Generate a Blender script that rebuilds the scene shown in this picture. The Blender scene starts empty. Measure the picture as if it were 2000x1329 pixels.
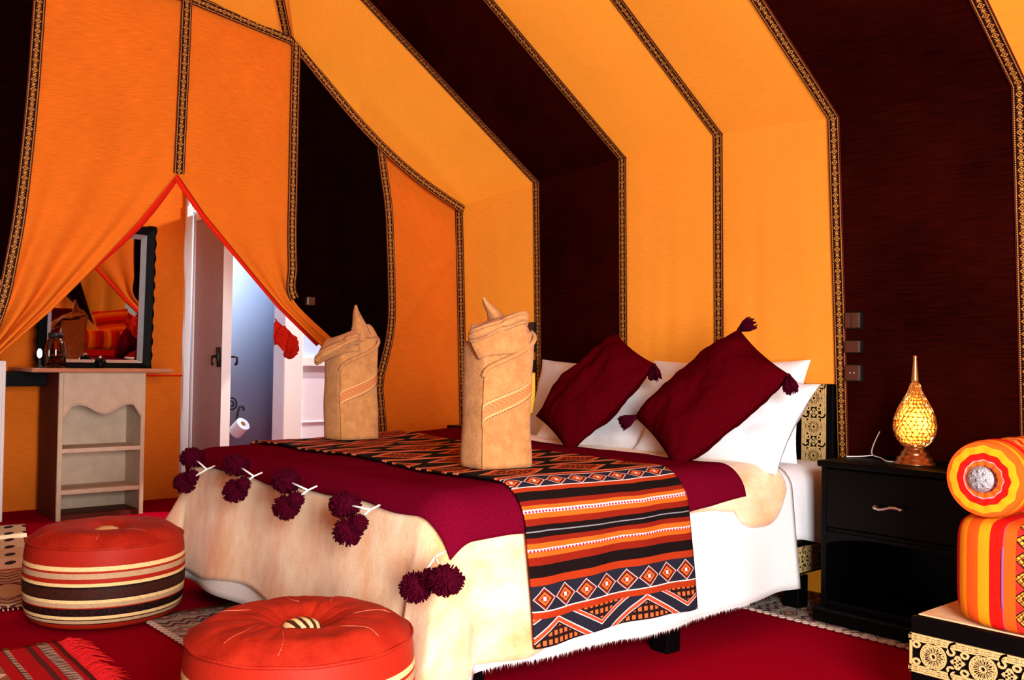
import bpy, math, random
from math import sin, cos, pi, sqrt, hypot, atan2, radians, exp, floor
from mathutils import Vector, Matrix, noise

random.seed(11)
SC = bpy.context.scene
COL = SC.collection

# ------------------------------------------------------------------ camera
cam_d = bpy.data.cameras.new('camera')
cam = bpy.data.objects.new('camera', cam_d)
COL.objects.link(cam)
cam_d.sensor_width = 36.0
cam_d.lens = 36.0 * 1850 / 2000
cam_d.clip_start = 0.02
cam.matrix_world = (Matrix.Translation((0, 0, 1.0)) @ Matrix.Rotation(radians(49.3), 4, 'Z')
                    @ Matrix.Rotation(pi / 2 + math.atan(40.5 / 1850), 4, 'X') @ Matrix.Rotation(radians(0.85), 4, 'Z'))
SC.camera = cam

# ------------------------------------------------------------------ light
SC.view_settings.view_transform = 'Standard'
SC.view_settings.look = 'None'
SC.view_settings.gamma = 1.0
SC.view_settings.use_curve_mapping = False
SC.view_settings.exposure = 0.0
W = bpy.data.worlds.new('world')
SC.world = W
W.use_nodes = True
W.node_tree.nodes['Background'].inputs[0].default_value = (1.0, 0.86, 0.70, 1)
W.node_tree.nodes['Background'].inputs[1].default_value = 0.32


def area(name, loc, target, sx, sy, power, color=(1, 1, 1), spread=180):
    d = bpy.data.lights.new(name, 'AREA')
    d.shape = 'RECTANGLE'
    d.size, d.size_y = sx, sy
    d.energy = power
    d.color = color
    d.spread = radians(spread)
    o = bpy.data.objects.new(name, d)
    COL.objects.link(o)
    o.location = loc
    o.rotation_euler = (Vector(target) - Vector(loc)).to_track_quat('-Z', 'Y').to_euler()
    return o


def point(name, loc, power, color, r=0.03):
    d = bpy.data.lights.new(name, 'POINT')
    d.energy = power
    d.color = color
    d.shadow_soft_size = r
    o = bpy.data.objects.new(name, d)
    COL.objects.link(o)
    o.location = loc
    return o


area('doorway_daylight', (0.97, 0.30, 1.15), (-2.4, 2.1, 0.75), 1.1, 1.7, 330, (1.0, 0.97, 0.95))
area('bathroom_light', (-7.25, 3.3, 2.35), (-7.2, 3.3, 0), 0.5, 0.5, 45, (0.80, 0.88, 1.0))
SUN = bpy.data.lights.new('sun', 'SUN')
SUN.energy = 5.0
SUN.angle = radians(1.0)
SUN.color = (1.0, 0.93, 0.80)
sun = bpy.data.objects.new('sun', SUN)
COL.objects.link(sun)
sun.location = (0, 6, 8)
sun.rotation_euler = Vector((-0.30, -0.75, -1.0)).to_track_quat('-Z', 'Y').to_euler()
point('lobby_fill', (-5.75, 3.45, 2.35), 75, (0.92, 0.93, 1.0), 0.08)  # unseen lamp, added to brighten the white door post
point('vestibule_fill', (-5.5, 1.45, 2.35), 9, (1.0, 0.62, 0.30), 0.06)  # unseen lamp, added to make the vestibule cloth glow


# ------------------------------------------------------------------ node helper
class E:
    """a float socket with operators that grow Math nodes"""
    def __init__(s, nt, sock): s.nt, s.s = nt, sock
    def op(s, o, *a):
        n = s.nt.nodes.new('ShaderNodeMath')
        n.operation = o
        for i, v in enumerate((s,) + a):
            put(s.nt, n.inputs[i], v)
        return E(s.nt, n.outputs[0])
    def __add__(s, b): return s.op('ADD', b)
    __radd__ = __add__
    def __sub__(s, b): return s.op('SUBTRACT', b)
    def __rsub__(s, b): return (s * -1) + b
    def __mul__(s, b): return s.op('MULTIPLY', b)
    __rmul__ = __mul__
    def __truediv__(s, b): return s.op('DIVIDE', b)
    def __abs__(s): return s.op('ABSOLUTE')
    def lt(s, b): return s.op('LESS_THAN', b)
    def gt(s, b): return s.op('GREATER_THAN', b)
    def mx(s, b): return s.op('MAXIMUM', b)
    def mn(s, b): return s.op('MINIMUM', b)
    def frac(s): return s.op('FRACT')
    def floor(s): return s.op('FLOOR')
    def sin(s): return s.op('SINE')
    def sqrt(s): return s.op('SQRT')
    def pw(s, b): return s.op('POWER', b)
    def band(s, a, b): return s.gt(a) * s.lt(b)
    def cell(s, p): return (s / p).frac() * p - p / 2      # centred coordinate in a repeat of p


def put(nt, inp, v):
    if isinstance(v, E): nt.links.new(v.s, inp)
    elif isinstance(v, bpy.types.NodeSocket): nt.links.new(v, inp)
    elif isinstance(v, (tuple, list)):
        inp.default_value = tuple(v) + ((1.0,) if len(v) == 3 and len(inp.default_value) == 4 else ())
    else: inp.default_value = v


class G:
    def __init__(s, name):
        s.m = bpy.data.materials.new(name)
        s.m.use_nodes = True
        s.nt = s.m.node_tree
        s.b = s.nt.nodes['Principled BSDF']
        s.tc = s.nt.nodes.new('ShaderNodeTexCoord')
    def _sep(s, out):
        n = s.nt.nodes.new('ShaderNodeSeparateXYZ')
        s.nt.links.new(s.tc.outputs[out], n.inputs[0])
        return [E(s.nt, n.outputs[i]) for i in range(3)]
    def uv(s): return s._sep('UV')[:2]
    def obj(s): return s._sep('Object')
    def vec(s, x, y, z=0.0):
        n = s.nt.nodes.new('ShaderNodeCombineXYZ')
        for i, v in enumerate((x, y, z)): put(s.nt, n.inputs[i], v)
        return n.outputs[0]
    def noise(s, vec=None, scale=5.0, detail=3.0, rough=0.55):
        n = s.nt.nodes.new('ShaderNodeTexNoise')
        if vec is None: vec = s.tc.outputs['Object']
        s.nt.links.new(vec, n.inputs['Vector'])
        n.inputs['Scale'].default_value = scale
        n.inputs['Detail'].default_value = detail
        n.inputs['Roughness'].default_value = rough
        return E(s.nt, n.outputs[0])
    def mix(s, f, a, b):
        n = s.nt.nodes.new('ShaderNodeMix')
        n.data_type = 'RGBA'
        put(s.nt, n.inputs[0], f); put(s.nt, n.inputs[6], a); put(s.nt, n.inputs[7], b)
        return n.outputs[2]
    def ramp(s, f, stops, const=True):
        n = s.nt.nodes.new('ShaderNodeValToRGB')
        r = n.color_ramp
        r.interpolation = 'CONSTANT' if const else 'LINEAR'
        while len(r.elements) < len(stops): r.elements.new(1.0)
        for e, (p, c) in zip(r.elements, stops):
            e.position = p
        for i, (p, c) in enumerate(stops):
            r.elements[i].position = p
            r.elements[i].color = tuple(c) + (1.0,)
        put(s.nt, n.inputs[0], f)
        return n.outputs[0]
    def bump(s, h, strength=0.3, dist=0.01):
        n = s.nt.nodes.new('ShaderNodeBump')
        n.inputs['Strength'].default_value = strength
        n.inputs['Distance'].default_value = dist
        put(s.nt, n.inputs['Height'], h)
        s.nt.links.new(n.outputs[0], s.b.inputs['Normal'])
    def done(s, color, rough=0.85, spec=0.2, metal=0.0, sheen=0.0):
        put(s.nt, s.b.inputs['Base Color'], color)
        put(s.nt, s.b.inputs['Roughness'], rough)
        s.b.inputs['Specular IOR Level'].default_value = spec
        s.b.inputs['Metallic'].default_value = metal
        if sheen:
            s.b.inputs['Sheen Weight'].default_value = sheen
        return s.m


def scl(c, k): return tuple(min(1.0, x * k) for x in c)


def cloth_mat(name, c, lo=0.78, hi=1.12, fx=12, fy=260, bump=0.15, sheen=0.0, rough=0.95, blotch=0.0, spec=0.05):
    """woven cloth: fine slubs along u, soft blotches; UV in metres"""
    g = G(name)
    u, v = g.uv()
    n1 = g.noise(g.vec(u * fx, v * fy), 1.0, 3)
    n2 = g.noise(g.vec(u, v), 2.2, 3)
    f = (n1 - 0.5) * 1.6 + 0.5 + (n2 - 0.5) * blotch
    col = g.mix(f.mx(0.0).mn(1.0), scl(c, lo), scl(c, hi))
    g.bump(n1, bump, 0.004)
    return g.done(col, rough, spec, 0, sheen)


def plain(name, c, rough=0.6, spec=0.3, metal=0.0, ns=30, amt=0.18, bump=0.0, sheen=0.0):
    g = G(name)
    n = g.noise(None, ns, 4)
    col = g.mix(n, scl(c, 1 - amt), scl(c, 1 + amt))
    if bump: g.bump(n, bump, 0.01)
    return g.done(col, rough, spec, metal, sheen)


def translucent(m, c, f):
    nt = m.node_tree
    out = nt.nodes['Material Output']
    t = nt.nodes.new('ShaderNodeBsdfTranslucent')
    t.inputs[0].default_value = tuple(c) + (1,)
    mx = nt.nodes.new('ShaderNodeMixShader')
    mx.inputs[0].default_value = f
    nt.links.new(nt.nodes['Principled BSDF'].outputs[0], mx.inputs[1])
    nt.links.new(t.outputs[0], mx.inputs[2])
    nt.links.new(mx.outputs[0], out.inputs['Surface'])
    return m


M = {}
M['orange'] = cloth_mat('orange_tent_cloth', (0.90, 0.285, 0.032), 0.80, 1.12, 14, 300, 0.3, blotch=0.8)
translucent(M['orange'], (0.95, 0.40, 0.03), 0.16)
M['orange_dim'] = cloth_mat('dimmed_orange_tent_cloth', (0.73, 0.165, 0.013), 0.74, 1.14, 14, 300, 0.3, blotch=0.9)  # the orange cloth again, dimmer light at the far end put into its colour
M['dark'] = cloth_mat('dark_brown_tent_cloth', (0.017, 0.0014, 0.0008), 0.5, 1.6, 8, 130, 0.15, blotch=1.6, spec=0.0)
M['black_cloth'] = cloth_mat('black_brown_curtain_cloth', (0.004, 0.0006, 0.0004), 0.5, 1.5, 8, 90, 0.15, blotch=1.0, spec=0.0)
M['red_lining'] = cloth_mat('red_lining_cloth', (0.75, 0.02, 0.006), 0.85, 1.1, 20, 200)
M['white'] = cloth_mat('white_bed_linen', (0.80, 0.80, 0.83), 0.95, 1.05, 60, 60, 0.05)
M['white_fleece'] = cloth_mat('white_fleece', (0.82, 0.80, 0.79), 0.93, 1.05, 90, 90, 0.25)
M['burgundy'] = cloth_mat('burgundy_throw_wool', (0.120, 0.0016, 0.013), 0.6, 1.45, 170, 170, 0.5, spec=0.0)
M['burgundy_pillow'] = cloth_mat('burgundy_pillow_wool', (0.062, 0.0006, 0.0026), 0.65, 1.4, 170, 170, 0.5, spec=0.0)
M['yarn'] = plain('burgundy_yarn', (0.045, 0.0006, 0.007), 0.9, 0.03, 0, 120, 0.5)
M['yarn_white'] = plain('white_cord', (0.8, 0.75, 0.72), 0.8)
M['wood_black'] = plain('black_lacquered_wood', (0.0012, 0.0010, 0.0012), 0.42, 0.07, 0, 25, 0.4)
M['brass_fret'] = plain('pale_brass_fretwork', (0.80, 0.55, 0.22), 0.38, 0.5, 0.35, 60, 0.2)
M['brass'] = plain('lamp_brass', (0.75, 0.42, 0.13), 0.25, 0.5, 0.9, 30, 0.2)
M['copper'] = plain('lamp_copper_base', (0.42, 0.17, 0.07), 0.28, 0.5, 0.9, 30, 0.2)
M['boss'] = plain('chased_silver', (0.36, 0.36, 0.38), 0.5, 0.5, 0.75, 220, 0.35, bump=0.5)
M['silver'] = plain('silver_metal', (0.62, 0.62, 0.64), 0.36, 0.5, 1.0, 40, 0.15)
M['leather_red'] = None
M['plank'] = plain('pale_plank_wood', (0.70, 0.45, 0.24), 0.7, 0.2, 0, 18, 0.25)
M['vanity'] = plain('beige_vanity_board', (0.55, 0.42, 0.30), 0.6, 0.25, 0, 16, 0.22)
M['vanity_shade'] = plain('shaded_vanity_board', (0.10, 0.012, 0.006), 0.6, 0.2)  # the cabinet's shade put into a dark red-brown board colour
M['vanity_top'] = plain('reddish_wood_top', (0.42, 0.17, 0.09), 0.35, 0.4, 0, 12, 0.2)
M['white_paint'] = plain('white_paint', (0.80, 0.80, 0.82), 0.5, 0.3, 0, 8, 0.03)
M['door_shade'] = plain('shaded_door_paint', (0.42, 0.31, 0.35), 0.5, 0.3, 0, 8, 0.04)  # shade on the open leaf put into the colour as mauve grey
M['blue_wall'] = plain('pale_blue_grey_plaster', (0.46, 0.53, 0.66), 0.8, 0.1, 0, 5, 0.05)
M['lilac'] = plain('lilac_white_panel', (0.74, 0.70, 0.82), 0.6, 0.2, 0, 5, 0.04)
M['iron'] = plain('black_wrought_iron', (0.008, 0.008, 0.009), 0.45, 0.4)
M['paper'] = plain('white_paper', (0.75, 0.75, 0.78), 0.9, 0.05)
M['plastic_brown'] = plain('brown_switch_plastic', (0.075, 0.022, 0.013), 0.35, 0.4, 0, 10, 0.1)
M['plastic_dark'] = plain('dark_switch_plastic', (0.010, 0.006, 0.005), 0.4, 0.4)
M['wire'] = plain('white_cable', (0.75, 0.72, 0.72), 0.5)


def emit_mat(name, c, k):
    g = G(name)
    g.b.inputs['Emission Color'].default_value = tuple(c) + (1,)
    g.b.inputs['Emission Strength'].default_value = k
    return g.done(c, 0.5)


M['bulb'] = emit_mat('lit_bulb', (1.0, 0.72, 0.25), 60)
M['spot_white'] = emit_mat('white_reflection_glow', (1.0, 0.85, 0.70), 8)
M['shade_yellow'] = emit_mat('lit_yellow_shade', (1.0, 0.55, 0.05), 0.75)


def m_mirror():
    g = G('mirror_glass')
    return g.done((0.80, 0.74, 0.72), 0.015, 0.5, 1.0)


M['mirror'] = m_mirror()


def m_glass(name, c, rough=0.05):
    g = G(name)
    g.b.inputs['Transmission Weight'].default_value = 1.0
    return g.done(c, rough, 0.5)


M['jar_glass'] = m_glass('brown_jar_glass', (0.45, 0.20, 0.12))
M['pane'] = plain('frosted_blue_pane', (0.50, 0.64, 0.90), 0.25, 0.4, 0, 4, 0.05)


def m_tape():
    g = G('woven_gold_tape')
    u, v = g.uv()
    w = abs(u - 0.5) * 0.055
    y = abs(v.cell(0.046))
    m = w / 0.0140 + y / 0.0135
    gold = m.band(0.66, 1.0).mx(m.lt(0.32))
    gold = gold.mx(y.band(0.0150, 0.0168) * w.lt(0.010)).mx(y.gt(0.0192) * w.lt(0.0065))
    dots = abs(v.cell(0.0080)).lt(0.0026)
    gold = gold.mx(w.band(0.0178, 0.0222) * dots)
    edge = w.gt(0.0245)
    base = g.mix(edge, (0.016, 0.002, 0.002), (0.10, 0.008, 0.006))
    return g.done(g.mix(gold, base, (0.58, 0.25, 0.045)), 0.7, 0.1)


M['tape'] = m_tape()


def m_carpet():
    g = G('crimson_carpet')
    n = g.noise(None, 160, 3)
    n2 = g.noise(None, 2.5, 3)
    spk = g.noise(None, 55, 2, 0.8).gt(0.765)
    c = g.mix(n, (0.19, 0.0008, 0.006), (0.34, 0.002, 0.018))
    c = g.mix((n2 - 0.35).mx(0.0), c, (0.28, 0.001, 0.004))
    c = g.mix(spk * 0.35, c, (0.55, 0.25, 0.22))
    g.bump(n, 0.4, 0.01)
    return g.done(c, 0.95, 0.0)


M['carpet'] = m_carpet()

# ------------------------------------------------------------------ mesh helpers


def wloc(p):
    v = Vector((0, 0, 0))
    while p is not None:
        v += p.location
        p = p.parent
    return v


def mesh_obj(name, verts, faces, mat, parent=None, uv=None, smooth=True, solid=0.0, bevel=0.0, sub=0, kind=None, loc=None, so=0.0):
    base = wloc(parent) + (Vector(loc) if loc else Vector((0, 0, 0)))
    me = bpy.data.meshes.new(name)
    me.from_pydata([tuple(Vector(v) - base) for v in verts], [], faces)
    if uv is not None:
        l = me.uv_layers.new(name='uv')
        idx = [0] * len(me.loops)
        me.loops.foreach_get('vertex_index', idx)
        flat = []
        for i in idx: flat.extend(uv[i])
        l.data.foreach_set('uv', flat)
    me.polygons.foreach_set('use_smooth', [smooth] * len(me.polygons))
    me.materials.append(M[mat] if isinstance(mat, str) else mat)
    me.update()
    o = bpy.data.objects.new(name, me)
    COL.objects.link(o)
    if loc: o.location = loc
    if parent: o.parent = parent
    if solid:
        md = o.modifiers.new('thickness', 'SOLIDIFY')
        md.thickness = solid
        md.offset = so
    if sub:
        md = o.modifiers.new('smooth', 'SUBSURF')
        md.levels = md.render_levels = sub
    if bevel:
        md = o.modifiers.new('bevel', 'BEVEL')
        md.width = bevel
        md.segments = 2
        md.limit_method = 'ANGLE'
    if kind: o['kind'] = kind
    return o


def tag(o, label, cat, group=None):
    o['label'] = label
    o['category'] = cat
    if group: o['group'] = group
    return o


def thing(name, label, cat, loc=(0, 0, 0), group=None):
    o = bpy.data.objects.new(name, None)
    o.empty_display_size = 0.05
    COL.objects.link(o)
    o.location = loc
    return tag(o, label, cat, group)


def struct(name, label=None, loc=(0, 0, 0)):
    o = bpy.data.objects.new(name, None)
    o.empty_display_size = 0.05
    COL.objects.link(o)
    o.location = loc
    o['kind'] = 'structure'
    if label: o['label'] = label
    return o


def grid(name, fn, nu, nv, mat, parent=None, uvfn=None, **k):
    """fn(s,t) -> point, s,t in 0..1; uvfn(s,t) -> uv"""
    V, U, Fc = [], [], []
    for j in range(nv + 1):
        for i in range(nu + 1):
            s, t = i / nu, j / nv
            V.append(fn(s, t))
            U.append(uvfn(s, t) if uvfn else (s, t))
    for j in range(nv):
        for i in range(nu):
            a = j * (nu + 1) + i
            Fc.append((a, a + 1, a + nu + 2, a + nu + 1))
    return mesh_obj(name, V, Fc, mat, parent, U, **k)


class MB:
    def __init__(s): s.v, s.f, s.u = [], [], []
    def add(s, v, f, u=None):
        n = len(s.v)
        s.v += [tuple(x) for x in v]
        s.f += [tuple(i + n for i in q) for q in f]
        s.u += list(u) if u else [(0, 0)] * len(v)
        return s
    def box(s, x0, x1, y0, y1, z0, z1):
        v = [(x, y, z) for z in (z0, z1) for y in (y0, y1) for x in (x0, x1)]
        return s.add(v, [(0, 2, 3, 1), (4, 5, 7, 6), (0, 1, 5, 4), (2, 6, 7, 3), (0, 4, 6, 2), (1, 3, 7, 5)])
    def lathe(s, prof, seg=32, c=(0, 0, 0), cap=True):
        v, f, u = [], [], []
        for k, (r, z) in enumerate(prof):
            for i in range(seg):
                a = 2 * pi * i / seg
                v.append((c[0] + r * cos(a), c[1] + r * sin(a), c[2] + z))
                u.append((i / seg, z))
        for k in range(len(prof) - 1):
            for i in range(seg):
                j = (i + 1) % seg
                f.append((k * seg + i, k * seg + j, (k + 1) * seg + j, (k + 1) * seg + i))
        if cap:
            f.append(tuple(range(seg))[::-1])
            f.append(tuple((len(prof) - 1) * seg + i for i in range(seg)))
        return s.add(v, f, u)
    def tube(s, pts, r, seg=8, closed=False, flat=None):
        P = [Vector(p) for p in pts]
        n = len(P)
        v, f = [], []
        up = Vector((0.13, 0.21, 0.97))
        for i in range(n):
            a = P[(i - 1) % n] if closed or i > 0 else P[0]
            b = P[(i + 1) % n] if closed or i < n - 1 else P[-1]
            t = (b - a).normalized()
            e1 = t.cross(up)
            if e1.length < 1e-3: e1 = t.cross(Vector((1, 0, 0)))
            e1.normalize()
            e2 = t.cross(e1)
            rr = r[i] if isinstance(r, (list, tuple)) else r
            for k in range(seg):
                q = 2 * pi * k / seg
                v.append(P[i] + e1 * cos(q) * rr + e2 * sin(q) * rr * (flat or 1.0))
        for i in range(n if closed else n - 1):
            for k in range(seg):
                a = i * seg + k
                b = i * seg + (k + 1) % seg
                c = ((i + 1) % n) * seg + (k + 1) % seg
                d = ((i + 1) % n) * seg + k
                f.append((a, b, c, d))
        if not closed:
            f.append(tuple(range(seg))[::-1])
            f.append(tuple((n - 1) * seg + k for k in range(seg)))
        return s.add(v, f)
    def sphere(s, c, r, seg=16, rings=10, sz=1.0):
        prof = [(max(1e-4, r * sin(pi * k / rings)), -r * sz * cos(pi * k / rings)) for k in range(rings + 1)]
        return s.lathe(prof, seg, c)
    def build(s, name, mat, parent=None, **k):
        return mesh_obj(name, s.v, s.f, mat, parent, s.u, **k)


def lerp(a, b, t): return a + (b - a) * t


def vlerp(a, b, t): return tuple(lerp(x, y, t) for x, y in zip(a, b))


def catmull(P, t):
    """point on a smooth curve through P, t in 0..1"""
    n = len(P) - 1
    x = min(max(t * n, 0), n - 1e-6)
    i = int(x); f = x - i
    p0, p1, p2, p3 = P[max(i - 1, 0)], P[i], P[i + 1], P[min(i + 2, n)]
    return tuple(0.5 * (2 * b + (c - a) * f + (2 * a - 5 * b + 4 * c - d) * f * f + (3 * b - a - 3 * c + d) * f ** 3)
                 for a, b, c, d in zip(p0, p1, p2, p3))


def sm(a, b, x):
    t = min(max((x - a) / (b - a), 0), 1)
    return t * t * (3 - 2 * t)


def pline(P, t):
    n = len(P) - 1
    x = min(max(t * n, 0), n - 1e-6)
    i = int(x)
    return vlerp(P[i], P[i + 1], x - i)


def nz(x, y, z=0.0): return noise.noise(Vector((x, y, z)))


def tape(pts, nrm, parent, width=0.055, off=0.012, name='woven_tape'):
    """a ribbon of woven tape lying on a surface, pts along it, nrm towards the room"""
    P = [Vector(p) for p in pts]
    N = Vector(nrm).normalized()
    V, U, Fc = [], [], []
    L = 0
    for i, p in enumerate(P):
        t = (P[min(i + 1, len(P) - 1)] - P[max(i - 1, 0)]).normalized()
        sd = N.cross(t).normalized() * width / 2
        if i: L += (p - P[i - 1]).length
        q = p + N * off
        V += [q - sd, q + sd]
        U += [(0, L), (1, L)]
        if i: Fc.append((2 * i - 2, 2 * i - 1, 2 * i + 1, 2 * i))
    return mesh_obj(name, V, Fc, 'tape', parent, U, solid=0.003, smooth=False)


def dens(pts, n):
    out = []
    for a, b in zip(pts[:-1], pts[1:]):
        out += [vlerp(a, b, k / n) for k in range(n)]
    return out + [pts[-1]]


# ------------------------------------------------------------------ fretwork (pierced brass)


def ribbon(mb, pts, w, h, closed, mp, lim=None):
    if lim and (min(p[0] for p in pts) < -1e-6 or max(p[0] for p in pts) > lim + 1e-6): return
    n = len(pts)
    A, B = [], []
    for i in range(n):
        a = pts[(i - 1) % n] if closed or i else pts[0]
        b = pts[(i + 1) % n] if closed or i < n - 1 else pts[-1]
        tx, ty = b[0] - a[0], b[1] - a[1]
        l = hypot(tx, ty) or 1
        nx, ny = -ty / l * w / 2, tx / l * w / 2
        A.append((pts[i][0] + nx, pts[i][1] + ny))
        B.append((pts[i][0] - nx, pts[i][1] - ny))
    v = [mp(*a, h) for a in A] + [mp(*b, h) for b in B] + [mp(*a, 0) for a in A] + [mp(*b, 0) for b in B]
    f = []
    for i in range(n if closed else n - 1):
        j = (i + 1) % n
        f += [(i, j, n + j, n + i), (2 * n + i, 2 * n + j, j, i), (n + i, n + j, 3 * n + j, 3 * n + i)]
    mb.add(v, f)


def ell(cx, cy, rx, ry, n=10, rot=0.0, a0=0.0, a1=2 * pi, closed=True):
    out = []
    m = n if closed else n + 1
    for i in range(m):
        a = a0 + (a1 - a0) * i / n
        x, y = rx * cos(a), ry * sin(a)
        out.append((cx + x * cos(rot) - y * sin(rot), cy + x * sin(rot) + y * cos(rot)))
    return out


def fret(L, H, mp, unit=0.14, h=0.004):
    """pierced brass strip L x H in (p,q); mp(p,q,h) maps to space"""
    mb = MB()
    n = max(1, round(L / unit))
    U = L / n
    w = H * 0.058
    for q in (H * 0.025, H * 0.16, H * 0.84, H * 0.975):
        ribbon(mb, [(0, q), (L, q)], w, h, False, mp)
    for p in (w / 2, L - w / 2):
        ribbon(mb, [(p, 0), (p, H)], w, h, False, mp)
    for k in range(n):
        x0 = k * U
        for j in range(4):
            for q in (H * 0.0925, H * 0.9075):
                ribbon(mb, ell(x0 + U * (j + 0.5) / 4, q, U * 0.085, H * 0.034, 8), w * 0.8, h, True, mp)
                ribbon(mb, [(x0 + U * j / 4, q - H * 0.05), (x0 + U * j / 4, q + H * 0.05)], w * 0.8, h, False, mp)
        cx, cy = x0 + U / 2, H / 2
        R = H * 0.30
        ribbon(mb, ell(cx, cy, R * 0.30, R * 0.30, 14), w * 1.2, h, True, mp)
        for i in range(12):
            a = 2 * pi * i / 12
            ribbon(mb, ell(cx + R * 0.68 * cos(a), cy + R * 0.68 * sin(a), R * 0.30, R * 0.15, 8, a), w * 0.75, h, True, mp)
        for sx in (-1, 1):
            for sy in (-1, 1):
                ribbon(mb, ell(cx + sx * U * 0.5, cy + sy * H * 0.34, U * 0.17, H * 0.15, 8, 0, pi / 2 + 0.2, pi / 2 + 2.4 * (1 if sx * sy > 0 else 1), False), w, h, False, mp, L)
                ribbon(mb, ell(cx + sx * U * 0.36, cy + sy * H * 0.22, U * 0.07, H * 0.07, 8), w * 0.9, h, True, mp, L)
        ribbon(mb, ell(x0, H / 2, U * 0.055, H * 0.16, 10), w, h, True, mp, L)
        ribbon(mb, ell(x0, H / 2, U * 0.13, H * 0.05, 10), w * 0.9, h, True, mp, L)
        ribbon(mb, ell(cx, cy, R * 1.06, R * 1.06, 24), w * 0.8, h, True, mp)
    return mb


# ================================================================== SETTING
fl = struct('floor', 'crimson carpet laid over the whole tent floor')
grid('carpet', lambda s, t: (lerp(-8.6, 1.2, s), lerp(-2.2, 4.3, t), 0), 2, 2, 'carpet', fl, lambda s, t: (s * 10, t * 6))

SEAM = [-4.85, -4.083, -3.42, -2.80, -2.144, -1.40, -0.70, 0.15, 1.0]
EAVE = [(3.66, 1.972), (3.69, 2.047), (3.705, 2.088), (3.705, 2.107), (3.63, 2.055), (3.63, 2.035), (3.63, 2.03), (3.63, 2.03), (3.63, 2.03)]
PCOL = ['orange', 'dark', 'orange', 'orange', 'dark', 'orange', 'dark', 'orange']
WY = 3.75
SL = 0.65
wb = struct('wall_back', 'tent side wall of orange and dark brown cloth panels behind the bed')


def wall_pt(k, s, t):
    xa, xb = SEAM[k], SEAM[k + 1]
    y = lerp(WY, lerp(EAVE[k][0], EAVE[k + 1][0], s), t ** 1.3)
    z = lerp(EAVE[k][1], EAVE[k + 1][1], s) * t
    x = lerp(xa, xb, s)
    m = sin(pi * s) * sin(pi * min(1, t * 1.02))
    d = 0.020 * nz(x * 2.0, z * 1.1, k * 3.1) + 0.009 * nz(x * 11, z * 0.7, k + 5.0)
    if PCOL[k] == 'dark' and k == 4:
        for z0, sl_, a in ((1.745, 0.05, 0.02), (1.49, 0.03, 0.010)):
            zz = z - z0 - sl_ * (x - xa)
            d -= a * exp(-(zz / 0.012) ** 2)
    return (x, y - m * 0.01 - m * d, z)


for k in range(7):
    wdt = SEAM[k + 1] - SEAM[k]
    grid('cloth_panel', lambda s, t, k=k: wall_pt(k, s, t), 28, 150 if k == 4 else 40, PCOL[k], wb,
         lambda s, t, w=wdt, k=k: (s * w + k, t * 2.05))
for k in range(1, 8):
    tape(dens([wall_pt(min(k, 7), 0, 0), wall_pt(k, 0, 0.3), wall_pt(k, 0, 0.6), wall_pt(k, 0, 1)], 6), (0, -1, 0.02), wb)

ce = struct('ceiling', 'sloping tent roof of orange and dark brown cloth panels')
RX, RY, RZ = -2.83, 1.0, 3.79          # where the hip meets the ridge


def top_y(x, ey, ez):
    if x < RX:
        return max(RY, ey - (2.77 + 0.53 * (x + 4.774) - ez) / SL)
    return RY


def roof_pt(k, s, t):
    x = lerp(SEAM[k], SEAM[k + 1], s)
    ey, ez = lerp(EAVE[k][0], EAVE[k + 1][0], s), lerp(EAVE[k][1], EAVE[k + 1][1], s)
    y1 = top_y(x, ey, ez)
    y = lerp(ey, y1, t)
    z = ez + SL * (ey - y)
    m = sin(pi * s) * sin(pi * t)
    d = 0.030 * nz(x * 1.7, y * 1.7, 9.0 + k) + 0.008 * nz(x * 5, y * 2.5, k) - 0.02
    sag = 0.095 * sin(pi * t) * (1 - s) ** 2 if k == 0 else 0.0
    return (x, y - m * d * 0.5, z + m * d - sag)


for k in range(8):
    grid('roof_panel', lambda s, t, k=k: roof_pt(k, s, t), 16, 24, PCOL[k], ce, lambda s, t, k=k: (s * 0.65 + k, t * 3.0))
for k in range(1, 8):
    tape(dens([roof_pt(k, 0, 0), roof_pt(k, 0, 0.5), roof_pt(k, 0, 1)], 6), (0, -0.55, -0.84), ce)
# hip over the partition and the far slope
grid('roof_panel', lambda s, t: vlerp((-4.85, lerp(2.56, -0.56, s), 2.722 + 0.12 * sm(0.03, 0.28, s)), (RX + 0.05, lerp(RY + 0.03, RY - 0.03, s), RZ + 0.03), t), 28, 12, 'orange', ce, lambda s, t: (s * 2.8, t * 2))
for k in range(8):
    grid('roof_panel', lambda s, t, k=k: (roof_pt(k, s, t)[0], 2.0 - roof_pt(k, s, t)[1], roof_pt(k, s, t)[2]), 8, 12, PCOL[k], ce, lambda s, t, k=k: (s * 0.65 + k, t * 3.0))
tape(dens([(-4.774, 2.435, 2.77), (RX, RY, RZ)], 12), (0.25, -0.25, -0.9), ce)

# ---- partition (left end) -------------------------------------------------
PX = -4.79
wl = struct('wall_left', 'cloth partition at the far end of the tent beside the bed')


def ptop(y):
    """height of the partition's top edge at y"""
    if y > 2.45: return lerp(1.975, 2.765, (3.68 - y) / (3.68 - 2.45))
    return lerp(2.765, 2.835, min(1, (2.45 - y) / 0.6))


def pan_pt(s, t):
    y = lerp(2.93, 3.80, s)
    z = t * (ptop(y) + 0.02)
    cr = exp(-((z - (0.95 + (y - 3.05) * 1.25)) / 0.03) ** 2) * 0.012 * (1 if y > 3.05 else 0)
    d = 0.01 * nz(y * 3, z * 1.5, 2.0) + cr
    return (PX - 0.03 + d, y, z)


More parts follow.
